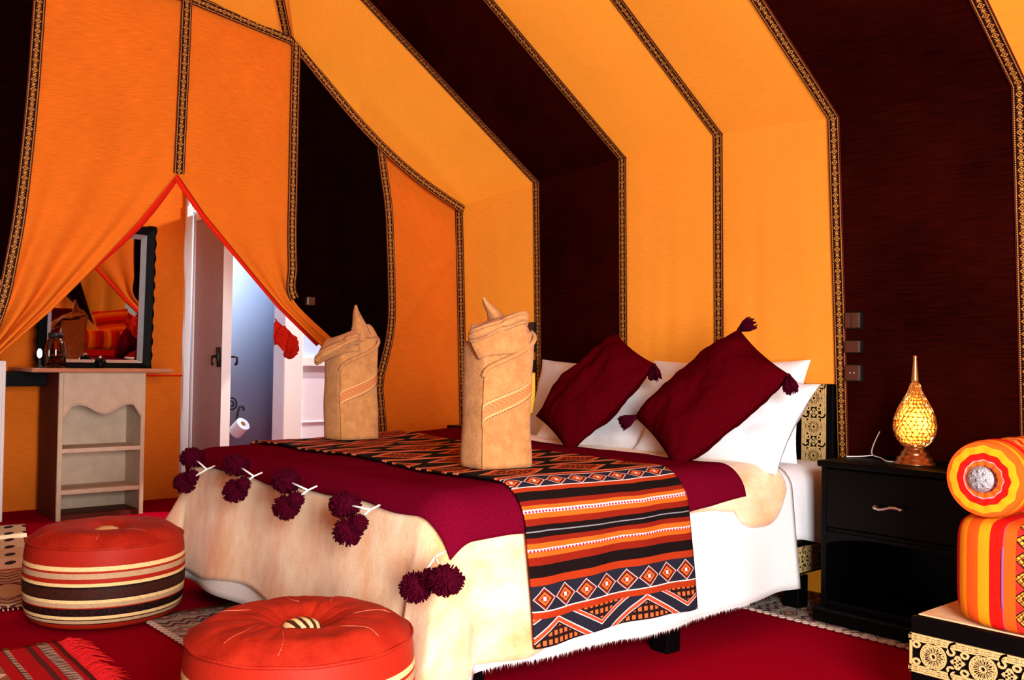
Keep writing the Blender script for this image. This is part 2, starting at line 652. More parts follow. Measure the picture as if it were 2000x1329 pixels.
grid('cloth_panel', pan_pt, 30, 70, 'orange_dim', wl, lambda s, t: (s * 0.85, t * 2.2))
tape([wall_pt(0, 0.085, q / 24) for q in range(25)], (0.35, -0.9, 0.02), wl, off=0.016)
tape([(PX, roof_pt(0, 0, q / 30)[1], roof_pt(0, 0, q / 30)[2] - 0.022) for q in range(30)] + dens([(PX, 2.44, 2.752), (PX, 1.86, 2.835), (PX, 0.5, 2.845)], 8), (1, 0, 0), wl, off=0.05)
grid('cloth_panel', lambda s, t: (PX - 0.02 + 0.01 * nz(s * 9, t * 2), lerp(-1.7, 0.55, s), t * lerp(2.0, 2.8, min(1, s * 1.6))), 12, 10, 'black_cloth', wl, lambda s, t: (s * 2, t * 2.8))


def curtain_panel(name, Lc, Rc, mat, parent, x0, waves, amp, nu=40, nv=70, w=0.7, ph=0.0):
    def fn(s, t):
        a = pline(Lc, t) if Lc is RE else catmull(Lc, t)
        b = pline(Rc, t) if Rc is LE else catmull(Rc, t)
        y, z = lerp(a[0], b[0], s), lerp(a[1], b[1], s)
        g = max(0.0, t - 0.12) / 0.88
        d = amp * g * sin(2 * pi * waves * s + ph + 2.0 * nz(s * 2, t * 2, ph)) * sin(pi * s) ** 0.5
        d += 0.012 * nz(y * 3, z * 2, ph)
        return (x0 + d, y, z)
    return grid(name, fn, nu, nv, mat, parent, lambda s, t: (s * w, (1 - t) * 2.2), solid=0.006)


# left curtain
RE = [(1.853, 2.835), (1.845, 2.45), (1.831, 1.925), (1.978, 1.736), (2.195, 1.513), (2.424, 1.277), (2.733, 1.014), (2.96, 0.885)]
LT = [(1.17, 2.84), (1.149, 2.289), (1.127, 1.926), (1.103, 1.638), (1.074, 1.423), (1.041, 1.234), (0.98, 1.05), (0.90, 0.90)]
LE = [(1.853, 2.835), (1.845, 2.45), (1.831, 1.925), (1.651, 1.674), (1.438, 1.415), (1.258, 1.209), (1.047, 1.0), (0.93, 0.885)]
LD = [(0.45, 2.84), (0.46, 2.3), (0.49, 1.93), (0.53, 1.65), (0.60, 1.42), (0.68, 1.23), (0.77, 1.05), (0.87, 0.905)]
cl = thing('tent_curtain', 'orange and black tent curtain swept aside to the left of the vanity', 'curtain', (PX, 0.9, 0), 'curtains of the tent doorway')
curtain_panel('cloth_panel', LT, LE, 'orange_dim', cl, PX + 0.02, 3.2, 0.045)
curtain_panel('cloth_panel', LD, LT, 'black_cloth', cl, PX + 0.02, 3.0, 0.03, nu=24, nv=40, ph=1.7)
tape([(PX + 0.03, *catmull(LT, i / 40)) for i in range(40)], (1, 0, 0), cl, off=0.014)
tape([(PX + 0.03, *pline(LE, i / 20 * 2 / 7)) for i in range(21)], (1, 0, 0), cl, off=0.022)
# right curtain
RT = [(2.47, 2.755), (2.467, 2.30), (2.467, 1.90), (2.467, 1.706), (2.475, 1.50), (2.491, 1.323), (2.73, 1.116), (2.985, 0.915)]
RD = [(3.033, 2.275), (3.06, 2.12), (3.10, 1.90), (3.117, 1.679), (3.13, 1.45), (3.136, 1.25), (3.115, 1.09), (3.065, 0.905)]
cr = thing('tent_curtain', 'orange and black tent curtain swept right towards the bed', 'curtain', (PX, 3.0, 0), 'curtains of the tent doorway')
curtain_panel('cloth_panel', RE, RT, 'orange_dim', cr, PX + 0.03, 1.6, 0.022, ph=0.6)
curtain_panel('cloth_panel', RT, RD, 'black_cloth', cr, PX + 0.02, 2.5, 0.03, ph=2.2)
tape([(PX + 0.03, *catmull(RT, i / 56)) for i in range(41)], (1, 0, 0), cr, off=0.022)
tape([(PX + 0.02, *catmull(RD, i / 56)) for i in range(57)] + [(PX + 0.02, 3.058, 0.82), (PX + 0.02, 3.075, 0.68), (PX + 0.02, 3.095, 0.516), (PX + 0.02, 3.11, 0.02)], (1, 0, 0), cr, off=0.022)
for par, ya, yb, w0 in ((cl, 0.80, 0.92, 0.04), (cr, 2.965, 3.06, 0.05)):
    ym = (ya + yb) / 2
    grid('cloth_tail', lambda s, t: (PX + 0.03 * cos(2 * pi * s) + 0.015 * sin(10 * pi * s) * t, lerp(ya - w0 * t, yb + w0 * t, 0.5 - 0.5 * cos(2 * pi * s) if s < 0.5 else 0.5 - 0.5 * cos(2 * pi * s)), lerp(0.93, 0.01, t)), 40, 14, 'black_cloth', par, lambda s, t: (s, t))
    mb = MB()
    mb.tube([(PX + 0.035 * cos(a), ym + 0.065 * sin(a), 0.905 + 0.006 * sin(2 * a)) for a in [2 * pi * i / 24 for i in range(24)]], 0.016, 8, True, 1.0)
    mb.build('tieback', 'red_lining' if par is cl else 'tape', par)
# red lining showing behind the swept edges, and the red cloth knotted behind the right curtain


def strip(name, P, off, w, mat, par, x):
    V, Fc, U = [], [], []
    for i, (a, b) in enumerate(zip(P, w)):
        q = P[min(i + 1, len(P) - 1)]; p = P[max(i - 1, 0)]
        ty, tz = q[0] - p[0], q[1] - p[1]
        l = hypot(ty, tz)
        ny, nzz = -tz / l * off, ty / l * off
        V += [(x, a[0] - ny * 0.02, a[1] - nzz * 0.02), (x - 0.01, a[0] + ny * b, a[1] + nzz * b)]
        U += [(0, i * 0.05), (b, i * 0.05)]
        if i: Fc.append((2 * i - 2, 2 * i - 1, 2 * i + 1, 2 * i))
    return mesh_obj(name, V, Fc, mat, par, U, solid=0.004)


strip('red_lining', [pline(LE, lerp(2 / 7, 4.2 / 7, i / 12)) for i in range(13)], 1, [0.035 * sin(pi * (0.25 + 0.75 * i / 12)) + 0.006 for i in range(13)], 'red_lining', cl, PX - 0.01)
strip('red_lining', [pline(RE, lerp(2 / 7, 5.8 / 7, i / 14)) for i in range(15)], -1, [0.010 * (1 - i / 16) for i in range(15)], 'red_lining', cr, PX - 0.01)


def scarf(s, t):
    y = lerp(2.425, 2.56, s) + 0.03 * t * (s - 0.7)
    z = 1.215 - 0.10 * s - t * (0.10 + 0.05 * sin(pi * s) + 0.03 * nz(s * 6, 3.3))
    z += 0.02 * nz(s * 5, t * 5, 8.0); y += 0.02 * nz(s * 4, t * 4, 4.0)
    return (PX - 0.05 + 0.022 * sin(s * 14 + t * 2) * (0.4 + t) + 0.01 * nz(s * 9, t * 9), y, z)


grid('red_tie_cloth', scarf, 26, 16, cloth_mat('red_scarf_cloth', (0.52, 0.012, 0.004), 0.7, 1.2, 30, 60), cr, lambda s, t: (s * .2, t * .2), solid=0.004)

# ---- vestibule behind the partition ---------------------------------------
VX = -6.6
wf = struct('wall_far', 'orange cloth wall behind the vanity')
for y0, y1 in ((0.0, 1.3), (1.3, 2.60)):
    grid('cloth_panel', lambda s, t: (VX + 0.02 * nz(lerp(y0, y1, s) * 2.5, t * 1.3) + 0.012 * sin(lerp(y0, y1, s) * 17) , lerp(y0, y1, s), lerp(0.85, 2.9, t)), 24, 24, 'orange_dim', wf, lambda s, t: (s * 1.3, t * 2))
    grid('cloth_panel', lambda s, t: (VX - 0.01 + 0.012 * nz(lerp(y0, y1, s) * 3, t * 2), lerp(y0, y1, s), lerp(0.0, 0.87, t)), 24, 12, 'orange_dim', wf, lambda s, t: (s * 1.3, t * .9))
mb = MB(); mb.tube([(VX + 0.015, lerp(0, 2.6, i / 20), 0.86) for i in range(21)], 0.006, 6).build('seam_cord', 'red_lining', wf)
mb = MB(); mb.tube([(VX + 0.02, 2.615 + 0.006 * sin(i), i * 0.1) for i in range(29)], 0.020, 8).build('cloth_edge', 'white', wf)
grid('roof_panel', lambda s, t: (lerp(-8.1, PX, s), lerp(-0.2, 4.2, t), 2.92), 6, 6, 'orange', ce, lambda s, t: (s * 3, t * 4))

bw = struct('wall_bathroom', 'pale blue grey bathroom walls seen through the open doorway')
MB().box(-8.05, -7.95, 2.3, 4.2, 0, 2.9).build('plaster', 'blue_wall', bw)
MB().box(-7.95, -6.62, 4.1, 4.2, 0, 2.9).build('plaster', 'blue_wall', bw)
MB().box(-7.95, -6.62, 2.3, 2.36, 0, 2.9).build('plaster', 'blue_wall', bw)
MB().box(-6.65, -6.60, 2.62, 4.2, 2.06, 2.9).build('plaster', 'iron', bw)  # wall above the door coloured black to paint in the dark gap

d1 = struct('door_1', 'bathroom door standing open with black latch, its shade painted in as mauve grey')
leafv = MB()
# leaf swung out towards the room, hinged at the left jamb
hx, hy, fx_, fy_ = -6.55, 2.655, -5.93, 2.612
dv = Vector((fx_ - hx, fy_ - hy, 0)); dl = dv.length; dv.normalize()
nv_ = Vector((-dv.y, dv.x, 0))


def leaf_box(a0, a1, n0, n1, z0, z1):
    c = []
    for z in (z0, z1):
        for n in (n0, n1):
            for a in (a0, a1):
                p = Vector((hx, hy, 0)) + dv * a + nv_ * n
                c.append((p.x, p.y, z))
    return c


BF = [(0, 2, 3, 1), (4, 5, 7, 6), (0, 1, 5, 4), (2, 6, 7, 3), (0, 4, 6, 2), (1, 3, 7, 5)]
leaf = MB().add(leaf_box(0, dl, 0.0, 0.038, 0.02, 2.0), BF).build('door_leaf', 'door_shade', d1, smooth=False)
MB().add(leaf_box(dl - 0.001, dl + 0.004, -0.012, 0.05, 0.02, 2.0), BF).build('edge_strip', 'white_paint', leaf, smooth=False)
MB().add(leaf_box(0.0, 0.03, -0.010, 0.0, 0.02, 2.0), BF).build('edge_strip', 'white_paint', leaf, smooth=False)
MB().add(leaf_box(0.0, dl, -0.010, 0.0, 1.95, 2.0), BF).build('edge_strip', 'white_paint', leaf, smooth=False)
for sn in (-0.012, 0.05):
    s_ = -1 if sn < 0 else 1
    hb = MB()
    p0 = Vector((hx, hy, 0)) + dv * (dl - 0.05)
    def hp(n, a, z): q = p0 + nv_ * (sn + s_ * n) + dv * a; return (q.x, q.y, z)
    hb.tube([hp(0, 0, 1.0), hp(0.04, 0, 1.0), hp(0.052, 0.02, 0.995), hp(0.052, 0.02, 0.955), hp(0.045, 0.01, 0.945)], 0.009, 8)
    hb.tube([hp(0.0, 0.0, 0.93), hp(0.006, 0.0, 1.06)], 0.014, 8)
    hb.build('latch_handle', 'iron', leaf)
MB().box(-6.66, -6.56, 2.60, 2.645, 0, 2.06).box(-6.66, -6.56, 2.645, 3.34, 2.02, 2.06).build('door_frame', 'white_paint', d1, smooth=False, bevel=0.004)
MB().box(-6.68, -6.50, 3.34, 3.50, 0, 2.06).build('door_frame', 'white_paint', d1, smooth=False, bevel=0.008)

w1 = struct('window_1', 'lilac white panel with a white rail and blue pane beside the bathroom doorway')
MB().box(-6.64, -6.58, 3.50, 4.15, 0.0, 0.935).build('lower_panel', 'lilac', w1, smooth=False)
MB().box(-6.64, -6.55, 3.50, 4.15, 0.935, 1.005).build('rail', 'white_paint', w1, smooth=False, bevel=0.004)
MB().box(-6.63, -6.60, 3.50, 4.15, 1.005, 2.06).build('pane', 'pane', w1, smooth=False)
MB().box(-6.64, -6.57, 3.50, 4.15, 0.50, 0.506).build('groove', 'lilac', w1, smooth=False)

# ---- tent end behind the camera's right shoulder, with the open entrance ----
wr = struct('wall_right', 'orange tent end wall with the open entrance letting daylight in')
for y0, y1, z0, m in ((0.97, 2.0, 0, 'orange'), (2.0, 2.9, 0, 'orange'), (2.9, 3.75, 0, 'orange'), (-1.75, -0.37, 0, 'dark'), (-0.37, 0.97, 2.02, 'orange')):
    grid('cloth_panel', lambda s, t: (1.0 + 0.02 * sin(lerp(y0, y1, s) * 23) , lerp(y0, y1, s), lerp(z0, 2.03 + SL * (2.68 - abs(lerp(y0, y1, s) - 1.0)), t)), 30, 6, m, wr, lambda s, t: (s, t * 2))
# dark drape tied back in the corner
grid('drape', lambda s, t: (0.93 + 0.03 * sin(s * 22), lerp(lerp(1.9, 2.9, s), 3.35, t ** 1.4), lerp(2.75 - 0.3 * s, 0.75, t)), 40, 30, 'dark', wr, lambda s, t: (s, t * 2), solid=0.006)

# ================================================================== BED
BX0, BX1, BY0, BYH = -3.96, -2.16, 1.60, 3.70      # outer planes of the made bed
ZT = 0.575                                           # mattress top
bed = thing('bed', 'black wooden bed with pierced brass headboard against the tent wall', 'bed', (-3.06, 2.65, 0))
MB().box(BX1 - 0.09, BX1 - 0.04, BY0 + 0.10, 3.66, 0.13, 0.26).build('side_rail', 'wood_black', bed, smooth=False, bevel=0.006)
MB().box(BX0 + 0.04, BX0 + 0.09, BY0 + 0.10, 3.66, 0.13, 0.26).build('side_rail', 'wood_black', bed, smooth=False, bevel=0.006)
MB().box(BX0 + 0.09, BX1 - 0.09, BY0 + 0.10, BY0 + 0.15, 0.10, 0.26).build('foot_rail', 'wood_black', bed, smooth=False, bevel=0.006)
MB().box(BX0 + 0.12, BX1 - 0.16, BY0 + 0.16, 3.60, 0.035, 0.20).build('under_base', 'wood_black', bed, smooth=False, bevel=0.006)
for x in (BX0 + 0.05, BX1 - 0.05):
    for y in (BY0 + 0.14, 2.58, 3.45):
        xx = x + (0.055 if x > -3 else -0.055) * (1 if abs(y - 2.58) < .01 else 0.2)
        MB().box(xx - 0.036, xx + 0.036, y - 0.036, y + 0.036, 0.0, 0.14).build('leg', 'wood_black', bed, smooth=False, bevel=0.005)
fr = fret(1.9, 0.105, lambda p, q, h: (BX1 - 0.038 + h, 1.74 + p, 0.142 + q), 0.13)
fr.build('fretwork', 'brass_fret', bed, smooth=False)
hb = MB().box(-3.985, -2.165, 3.68, 3.715, 0.25, 0.86)
hbo = hb.build('headboard', 'wood_black', bed, smooth=False, bevel=0.004)
MB().box(-3.985, -2.165, 3.672, 3.72, 0.86, 0.92).build('top_board', 'wood_black', hbo, smooth=False, bevel=0.004)
MB().box(-2.195, -2.165, 3.668, 3.735, 0.0, 0.92).build('post', 'wood_black', hbo, smooth=False, bevel=0.004)
MB().box(-3.985, -3.955, 3.668, 3.735, 0.0, 0.92).build('post', 'wood_black', hbo, smooth=False, bevel=0.004)
fret(0.62, 0.115, lambda p, q, h: (-2.312 + q, 3.668 - h, 0.30 + p), 0.128).build('fretwork', 'brass_fret', hbo, smooth=False)
fret(0.62, 0.115, lambda p, q, h: (-3.955 + q, 3.668 - h, 0.30 + p), 0.128).build('fretwork', 'brass_fret', hbo, smooth=False)
fret(1.41, 0.11, lambda p, q, h: (-3.80 + p, 3.668 - h, 0.808 + q), 0.128).build('fretwork', 'brass_fret', hbo, smooth=False)

mat_ = MB().box(BX0 + 0.03, BX1 - 0.03, BY0 + 0.04, 3.66, 0.262, ZT - 0.012).build('mattress', 'white', None, smooth=False, bevel=0.05)
tag(mat_, 'thick white mattress hidden under the bed covers', 'mattress')

R0 = 0.085


def drape(x, y, off, folds=0.0, flare=0.04, cflare=0.35, seed=0.0, zadd=0.0, kf=9.0):
    """flat cloth coordinate -> position draped over the bed box, 'off' above the mattress"""
    ax0, ax1, ay0 = BX0 + R0, BX1 - R0, BY0 + R0
    cx, cy = min(max(x, ax0), ax1), max(y, ay0)
    dx, dy = x - cx, y - cy
    r = hypot(dx, dy)
    R = R0 + off
    puff = 0.012 * nz(x * 2.1, y * 2.1, 1.0) + 0.004 * nz(x * 7, y * 7, 2.0)
    puff += 0.035 * exp(-(((x + 3.75) / 0.35) ** 2 + ((y - 2.95) / 0.30) ** 2))
    z = ZT + off + zadd + puff
    if r < 1e-9: return (cx, cy, z)
    th = min(r / R, pi / 2)
    rem = max(0.0, r - R * pi / 2)
    corner = min(abs(dx), abs(dy)) / r * 1.414
    fl = flare + (cflare - flare) * corner ** 1.5
    out = R * sin(th) + rem * fl
    along = y if abs(dx) > abs(dy) else x
    if corner > 0.02: along += atan2(dy, dx) * 0.15
    out += folds * min(1.0, rem / 0.4) * (sin(along * kf * 2.3 + seed) * 0.6 + sin(along * kf * 1.1 + seed * 2.1) * 0.6 + 1.0)
    down = R * (1 - cos(th)) + rem * sqrt(max(0.05, 1 - fl * fl))
    zz = max(0.012, z - down)
    return (cx + dx / r * out, cy + dy / r * out, zz)


def cover(name, x0, x1, y0, y1, off, mat, nu, nv, solid, uvo=(0, 0), **k):
    """x0,x1 may be functions of y; y0 a function of s"""
    dk = {q: k.pop(q) for q in list(k) if q in ('folds', 'flare', 'cflare', 'seed', 'zadd', 'kf')}
    def flat(s, t):
        yy0 = y0(s) if callable(y0) else y0
        y = lerp(yy0, y1, t)
        a = x0(y) if callable(x0) else x0
        b = x1(y) if callable(x1) else x1
        return lerp(a, b, s), y
    return grid(name, lambda s, t: drape(*flat(s, t), off, **dk), nu, nv, mat, None, lambda s, t: flat(s, t), solid=solid, so=0.0, **k)


sheet = cover('bed_sheet', BX0 - 0.02, lambda y: BX1 + 0.27 + 0.03 * sin(y * 9), 2.2, 3.67, 0.004, 'white', 60, 90, 0.003, folds=0.016, kf=14, flare=0.06)
tag(sheet, 'white bed sheet hanging in loose folds beside the black nightstand', 'bed sheet')
wbk = cover('white_blanket', BX0 - 0.38, lambda y: BX1 + 0.455 + 0.012 * sin(y * 6) - 0.02 * sm(3.0, 3.3, y), BY0 - 0.47, 3.34, 0.012, 'white_fleece', 90, 100, 0.006, folds=0.018, seed=2.0, flare=0.07, cflare=0.42, kf=5.5)
tag(wbk, 'white fringed blanket hanging down the right side of the bed', 'blanket')
# fringe along its side hem
mb = MB()
for i in range(420):
    y = lerp(1.72, 2.98, i / 419) + random.uniform(-.002, .002)
    p = drape(BX1 + 0.455 + 0.012 * sin(y * 6), y, 0.012, 0.018, 0.07, 0.42, 2.0, 0.0, 5.5)
    w = random.uniform(0.002, 0.004)
    l = random.uniform(0.008, 0.02)
    q = (p[0] + random.uniform(-.004, .006), p[1] + random.uniform(-.008, .008), p[2] - l)
    mb.add([(p[0], p[1] - w, p[2] + .004), (p[0], p[1] + w, p[2] + .004), (p[0] + .004, p[1], p[2] + .004), q], [(0, 1, 3), (1, 2, 3), (2, 0, 3)])
mb.build('fringe', 'white_fleece', wbk, kind='stuff')


def m_cream():
    g = G('cream_plush')
    u, v = g.uv()
    n1 = g.noise(g.vec(u * 7, v * 3.6), 1.0, 5, 0.65)
    n3 = g.noise(g.vec(u, v), 160, 2)
    f = ((n1 - 0.5) * 3.0 + 0.5 + (n3 - 0.5) * 0.5).mx(0.0).mn(1.0)
    col = g.mix(f, (0.80, 0.37, 0.15), (0.97, 0.74, 0.48))
    g.bump(n3, 0.35, 0.006)
    return g.done(col, 0.9, 0.1, 0, 0.35)


M['cream'] = m_cream()
cream = cover('cream_blanket', BX0 - 0.46, lambda y: BX1 + lerp(0.44, 0.115, sm(1.85, 2.55, y)) + 0.01 * sin(y * 11), lambda s: BY0 - 0.43 + 0.02 * sin(s * 19), 3.02, 0.022, 'cream', 130, 110, 0.010,
              folds=0.018, seed=2.0, flare=0.07, cflare=0.42, kf=5.5)
tag(cream, 'cream plush blanket covering the foot of the bed', 'blanket')
# turned-down head edge of the plush blanket
def tdx(y): return BX1 + 0.205 * (1 - ((abs(y - 3.085) / 0.19) ** 3.0) * 0.75)
tdn = cover('folded_edge', BX0 - 0.05, tdx, 2.90, 3.265, 0.030, 'cream', 90, 24, 0.016, seed=0.5)
tdn.parent = cream

throw_x1 = lambda y: BX1 + 0.125 - 0.03 * sm(2.75, 3.0, y) + 0.006 * sin(y * 13)
throw = cover('burgundy_throw', BX0 - 0.06, throw_x1, lambda s: BY0 - 0.045 - 0.012 * max(0, sin(s * pi * 5.2 + 0.5)) ** 2, 2.985, 0.042, 'burgundy', 150, 130, 0.007, folds=0.018, seed=2.0, flare=0.07, cflare=0.42, kf=5.5)
tag(throw, 'burgundy throw with pompom tassels spread across the bed', 'throw')

# ---- kilim runner ----------------------------------------------------------


def m_kilim():
    g = G('kilim_runner_weave')
    u, v = g.uv()                      # u across (0..0.76 m), v from the near hem (m)
    nse = g.noise(g.vec(u, v), 9, 3)
    v2 = v + (nse - 0.5) * 0.004
    RED, DRED, ORG, BLK, GRY, WHT = (0.36, 0.030, 0.005), (0.22, 0.012, 0.004), (0.66, 0.115, 0.010), (0.004, 0.003, 0.003), (0.22, 0.22, 0.25), (0.75, 0.62, 0.60)
    NVY = (0.012, 0.014, 0.026)
    st = [(0, NVY), (.082, RED), (.101, WHT), (.104, NVY), (.176, WHT), (.179, RED), (.202, BLK), (.236, DRED), (.258, ORG), (.274, WHT), (.284, ORG), (.300, DRED),
          (.316, BLK), (.331, GRY), (.335, BLK), (.350, DRED), (.368, ORG), (.386, WHT), (.396, ORG), (.408, DRED), (.422, BLK), (.456, RED), (.472, WHT), (.475, NVY), (.530, WHT), (.533, RED), (.548, BLK)]
    S = 1.0
    base = g.ramp(v2 / S, st)

    def diamonds(col, vc, half, per, sh=0.0):
        du = abs((u + sh).cell(per))
        dv = abs(v2 - vc)
        m = du / (per / 2) + dv / half
        c = g.mix(m.lt(0.98), col, WHT)
        c = g.mix(m.lt(0.90), c, (0.26, 0.02, 0.010))
        c = g.mix(m.lt(0.72), c, BLK)
        c = g.mix(m.lt(0.60), c, (0.68, 0.12, 0.02))
        c = g.mix(m.lt(0.36) * du.lt(0.006).mx(dv.lt(0.005)), c, (0.30, 0.02, 0.01))
        c = g.mix((du.mx(dv)).lt(0.006), c, WHT)
        keep = dv.lt(half)
        return g.mix(keep, col, c)
    c = diamonds(base, 0.140, 0.036, 0.094)
    c = diamonds(c, 0.5025, 0.0275, 0.094, 0.03)
    for vc in (0.279, 0.391):          # crimson beads on the white lines
        b = (abs(u.cell(0.014)) / 0.0052 + abs(v2 - vc) / 0.0052).lt(1.0)
        c = g.mix(b, c, (0.38, 0.01, 0.05))
    # large triangles at the hem
    m = abs((u + 0.10).cell(0.40)) / 0.16 + v2 / 0.085
    mm = abs((u + 0.30).cell(0.40)) / 0.13 + (0.082 - v2) / 0.065
    low = v2.lt(0.082)
    dots = (abs(u.cell(0.024)).mx(abs(v2.cell(0.024)))).lt(0.007)
    for f in (m, mm):
        c = g.mix(low * f.lt(1.0), c, WHT)
        c = g.mix(low * f.lt(0.95), c, (0.55, 0.06, 0.02))
        c = g.mix(low * f.lt(0.80), c, WHT)
        c = g.mix(low * f.lt(0.77), c, (0.015, 0.006, 0.006))
        c = g.mix(low * f.lt(0.70) * dots, c, (0.70, 0.13, 0.03))
    # the wide field on the bed top: rows of large diamonds between stripes
    t = v2 - 0.548
    up = v2.gt(0.548)
    row = t.cell(0.21)
    fd = g.mix(abs(row).gt(0.088), BLK, (0.62, 0.08, 0.012))
    ml = abs((u + 0.1 * (t / 0.21).floor()).cell(0.30)) / 0.14 + abs(row) / 0.085
    fd = g.mix(ml.lt(1.0), fd, (0.70, 0.42, 0.24))
    fd = g.mix(ml.lt(0.93), fd, (0.60, 0.07, 0.012))
    fd = g.mix(ml.lt(0.70), fd, (0.02, 0.005, 0.004))
    fd = g.mix(ml.lt(0.60) * dots, fd, (0.66, 0.11, 0.02))
    fd = g.mix(abs(abs(row) - 0.097).lt(0.0025), fd, (0.72, 0.45, 0.30))
    c = g.mix(up, c, fd)
    n = g.noise(g.vec(u * 60, v * 500), 1, 2)
    c = g.mix((n - 0.40).mx(0.0) * 0.6, c, (0.05, 0.006, 0.004))
    g.bump(n, 0.3, 0.004)
    return g.done(c, 0.9, 0.08)


M['kilim'] = m_kilim()
RH = 0.475
def run_fn(s, t):
    x = lerp(BX1 + RH, BX0 - 0.30, t)
    y0_, y1_ = 1.87, 2.625
    y = lerp(y0_, y1_, s)
    hang = max(0.0, x - BX1)
    p = drape(x, y, 0.058, 0.016, 0.05, 0.05, 2.0, 0.0, 5.5)
    ripple = 0.004 * sin(s * 21 + t * 3) * sm(0, 0.2, hang)
    return (p[0] + ripple, p[1] + 0.012 * sm(0, .4, hang), p[2])
RL = RH + (BX1 - BX0) + 0.30
runner = grid('kilim_runner', run_fn, 70, 300, 'kilim', None, lambda s, t: (s * 0.755, t * RL), solid=0.006)
tag(runner, 'red orange and black patterned kilim runner laid across the bed', 'runner')

# ---- tassels on the throw --------------------------------------------------


def pom(mb, c, r, n=150, sz=1.0):
    rnd = random.Random(int(c[0] * 9999) + int(c[2] * 7777))
    mb.sphere(c, r * 0.78, 12, 8, sz)
    for _ in range(n):
        z = rnd.uniform(-1, 1); a = rnd.uniform(0, 2 * pi); q = sqrt(1 - z * z)
        d = Vector((q * cos(a), q * sin(a), z * sz))
        t = d.cross(Vector((0.3, 0.5, 0.8))).normalized()
        b = d.cross(t)
        L = r * rnd.uniform(0.92, 1.12)
        w = r * 0.055
        base = Vector(c) + d * r * 0.55
        tip = Vector(c) + d * L + Vector((0, 0, -0.06 * r))
        mb.add([base + t * w * 1.4, base - t * w * .7 + b * w * 1.2, base - t * w * .7 - b * w * 1.2, tip + t * w, tip - t * w * .5 + b * w * .9, tip - t * w * .5 - b * w * .9],
               [(0, 1, 4, 3), (1, 2, 5, 4), (2, 0, 3, 5), (3, 4, 5)])


def tassel_brush(mb, top, down, r, l, n=110, seed=1):
    """a tied bundle of yarn opening downwards from 'top' along 'down'"""
    rnd = random.Random(seed)
    D = Vector(down).normalized()
    t = D.cross(Vector((0.31, 0.77, 0.2))).normalized(); b = D.cross(t)
    mb.sphere(tuple(Vector(top) + D * r * 0.25), r * 0.42, 10, 8)
    for _ in range(n):
        a = rnd.uniform(0, 2 * pi); q = sqrt(rnd.random())
        o = (t * cos(a) + b * sin(a)) * q
        p0 = Vector(top) + D * r * 0.2 + o * r * 0.30
        p1 = Vector(top) + D * l * 0.55 + o * r * 0.85
        p2 = Vector(top) + D * l * rnd.uniform(0.85, 1.08) + o * r
        w = r * 0.085
        e1 = t * w; e2 = b * w
        v = []
        for p in (p0, p1, p2):
            v += [p + e1, p - e1 * .5 + e2, p - e1 * .5 - e2]
        mb.add(v, [(0, 1, 4, 3), (1, 2, 5, 4), (2, 0, 3, 5), (3, 4, 7, 6), (4, 5, 8, 7), (5, 3, 6, 8), (6, 7, 8)])


TG = [((-3.675, 1.50, 0.600), (-3.685, 1.475, 0.500), (-3.57, 1.515, 0.560)),
      ((-3.275, 1.50, 0.608), (-3.225, 1.475, 0.520), (-3.16, 1.515, 0.575)),
      ((-2.885, 1.50, 0.590), (-2.835, 1.475, 0.512), (-2.765, 1.515, 0.570)),
      ((-2.50, 1.495, 0.560), (-2.440, 1.470, 0.490), (-2.39, 1.515, 0.555)),
      ((-1.995, 1.50, 0.425), (-2.095, 1.475, 0.392), (-2.05, 1.505, 0.475))]
for i, (a, b, k) in enumerate(TG):
    c = MB()
    c.tube([k, vlerp(k, a, .5), a], 0.0032, 6)
    c.tube([k, vlerp(k, b, .5), b], 0.0032, 6)
    c.tube([(k[0] + .005, k[1] + .03, k[2] + .012), k], 0.0032, 6)
    t = c.build('tassel', 'yarn_white', throw)
    m1 = MB(); pom(m1, a, 0.047, 420, 0.85); m1.build('pompom', 'yarn', t)
    m2 = MB(); pom(m2, b, 0.043, 400, 0.95); m2.build('pompom', 'yarn', t)
    m3 = MB(); pom(m3, (b[0] + 0.042, b[1] + 0.012, b[2] + 0.028), 0.028, 220); m3.build('pompom', 'yarn', t)

# ---- pillows ---------------------------------------------------------------


def pillow_mesh(w, h, t, seed, nu=36, nv=28, pinch=0.07, wr=0.012, pinchy=None):
    pinchy = pinch if pinchy is None else pinchy
    V, U, Fc = [], [], []
    def side(sg):
        n0 = len(V)
        for j in range(nv + 1):
            for i in range(nu + 1):
                a, b = 2 * i / nu - 1, 2 * j / nv - 1
                x = w / 2 * a * (1 - pinch * (1 - b * b) * abs(a) ** 3)
                y = h / 2 * b * (1 - pinchy * (1 - a * a) * abs(b) ** 3)
                th = t / 2 * (max(0.0, (1 - abs(a) ** 3) * (1 - abs(b) ** 3))) ** 0.55
                th += (wr * nz(a * 2.3 + seed, b * 2.3, sg * 3 + seed) + wr * .4 * nz(a * 6 + seed, b * 6, sg * 2.0)) * (1 if th > 0 else 0) * min(1, th / t * 6)
                V.append((x, y, sg * th)); U.append((x + seed, y))
        for j in range(nv):
            for i in range(nu):
                q = n0 + j * (nu + 1) + i
                f = (q, q + 1, q + nu + 2, q + nu + 1)
                Fc.append(f if sg > 0 else f[::-1])
    side(1); side(-1)
    return V, Fc, U


def frame(o, c, e1, n):
    """place o: local x -> e1, local z -> n"""
    n = Vector(n).normalized()
    e1 = Vector(e1); e1 = (e1 - n * e1.dot(n)).normalized()
    e2 = n.cross(e1)
    o.matrix_world = Matrix(((e1.x, e2.x, n.x, c[0]), (e1.y, e2.y, n.y, c[1]), (e1.z, e2.z, n.z, c[2]), (0, 0, 0, 1)))


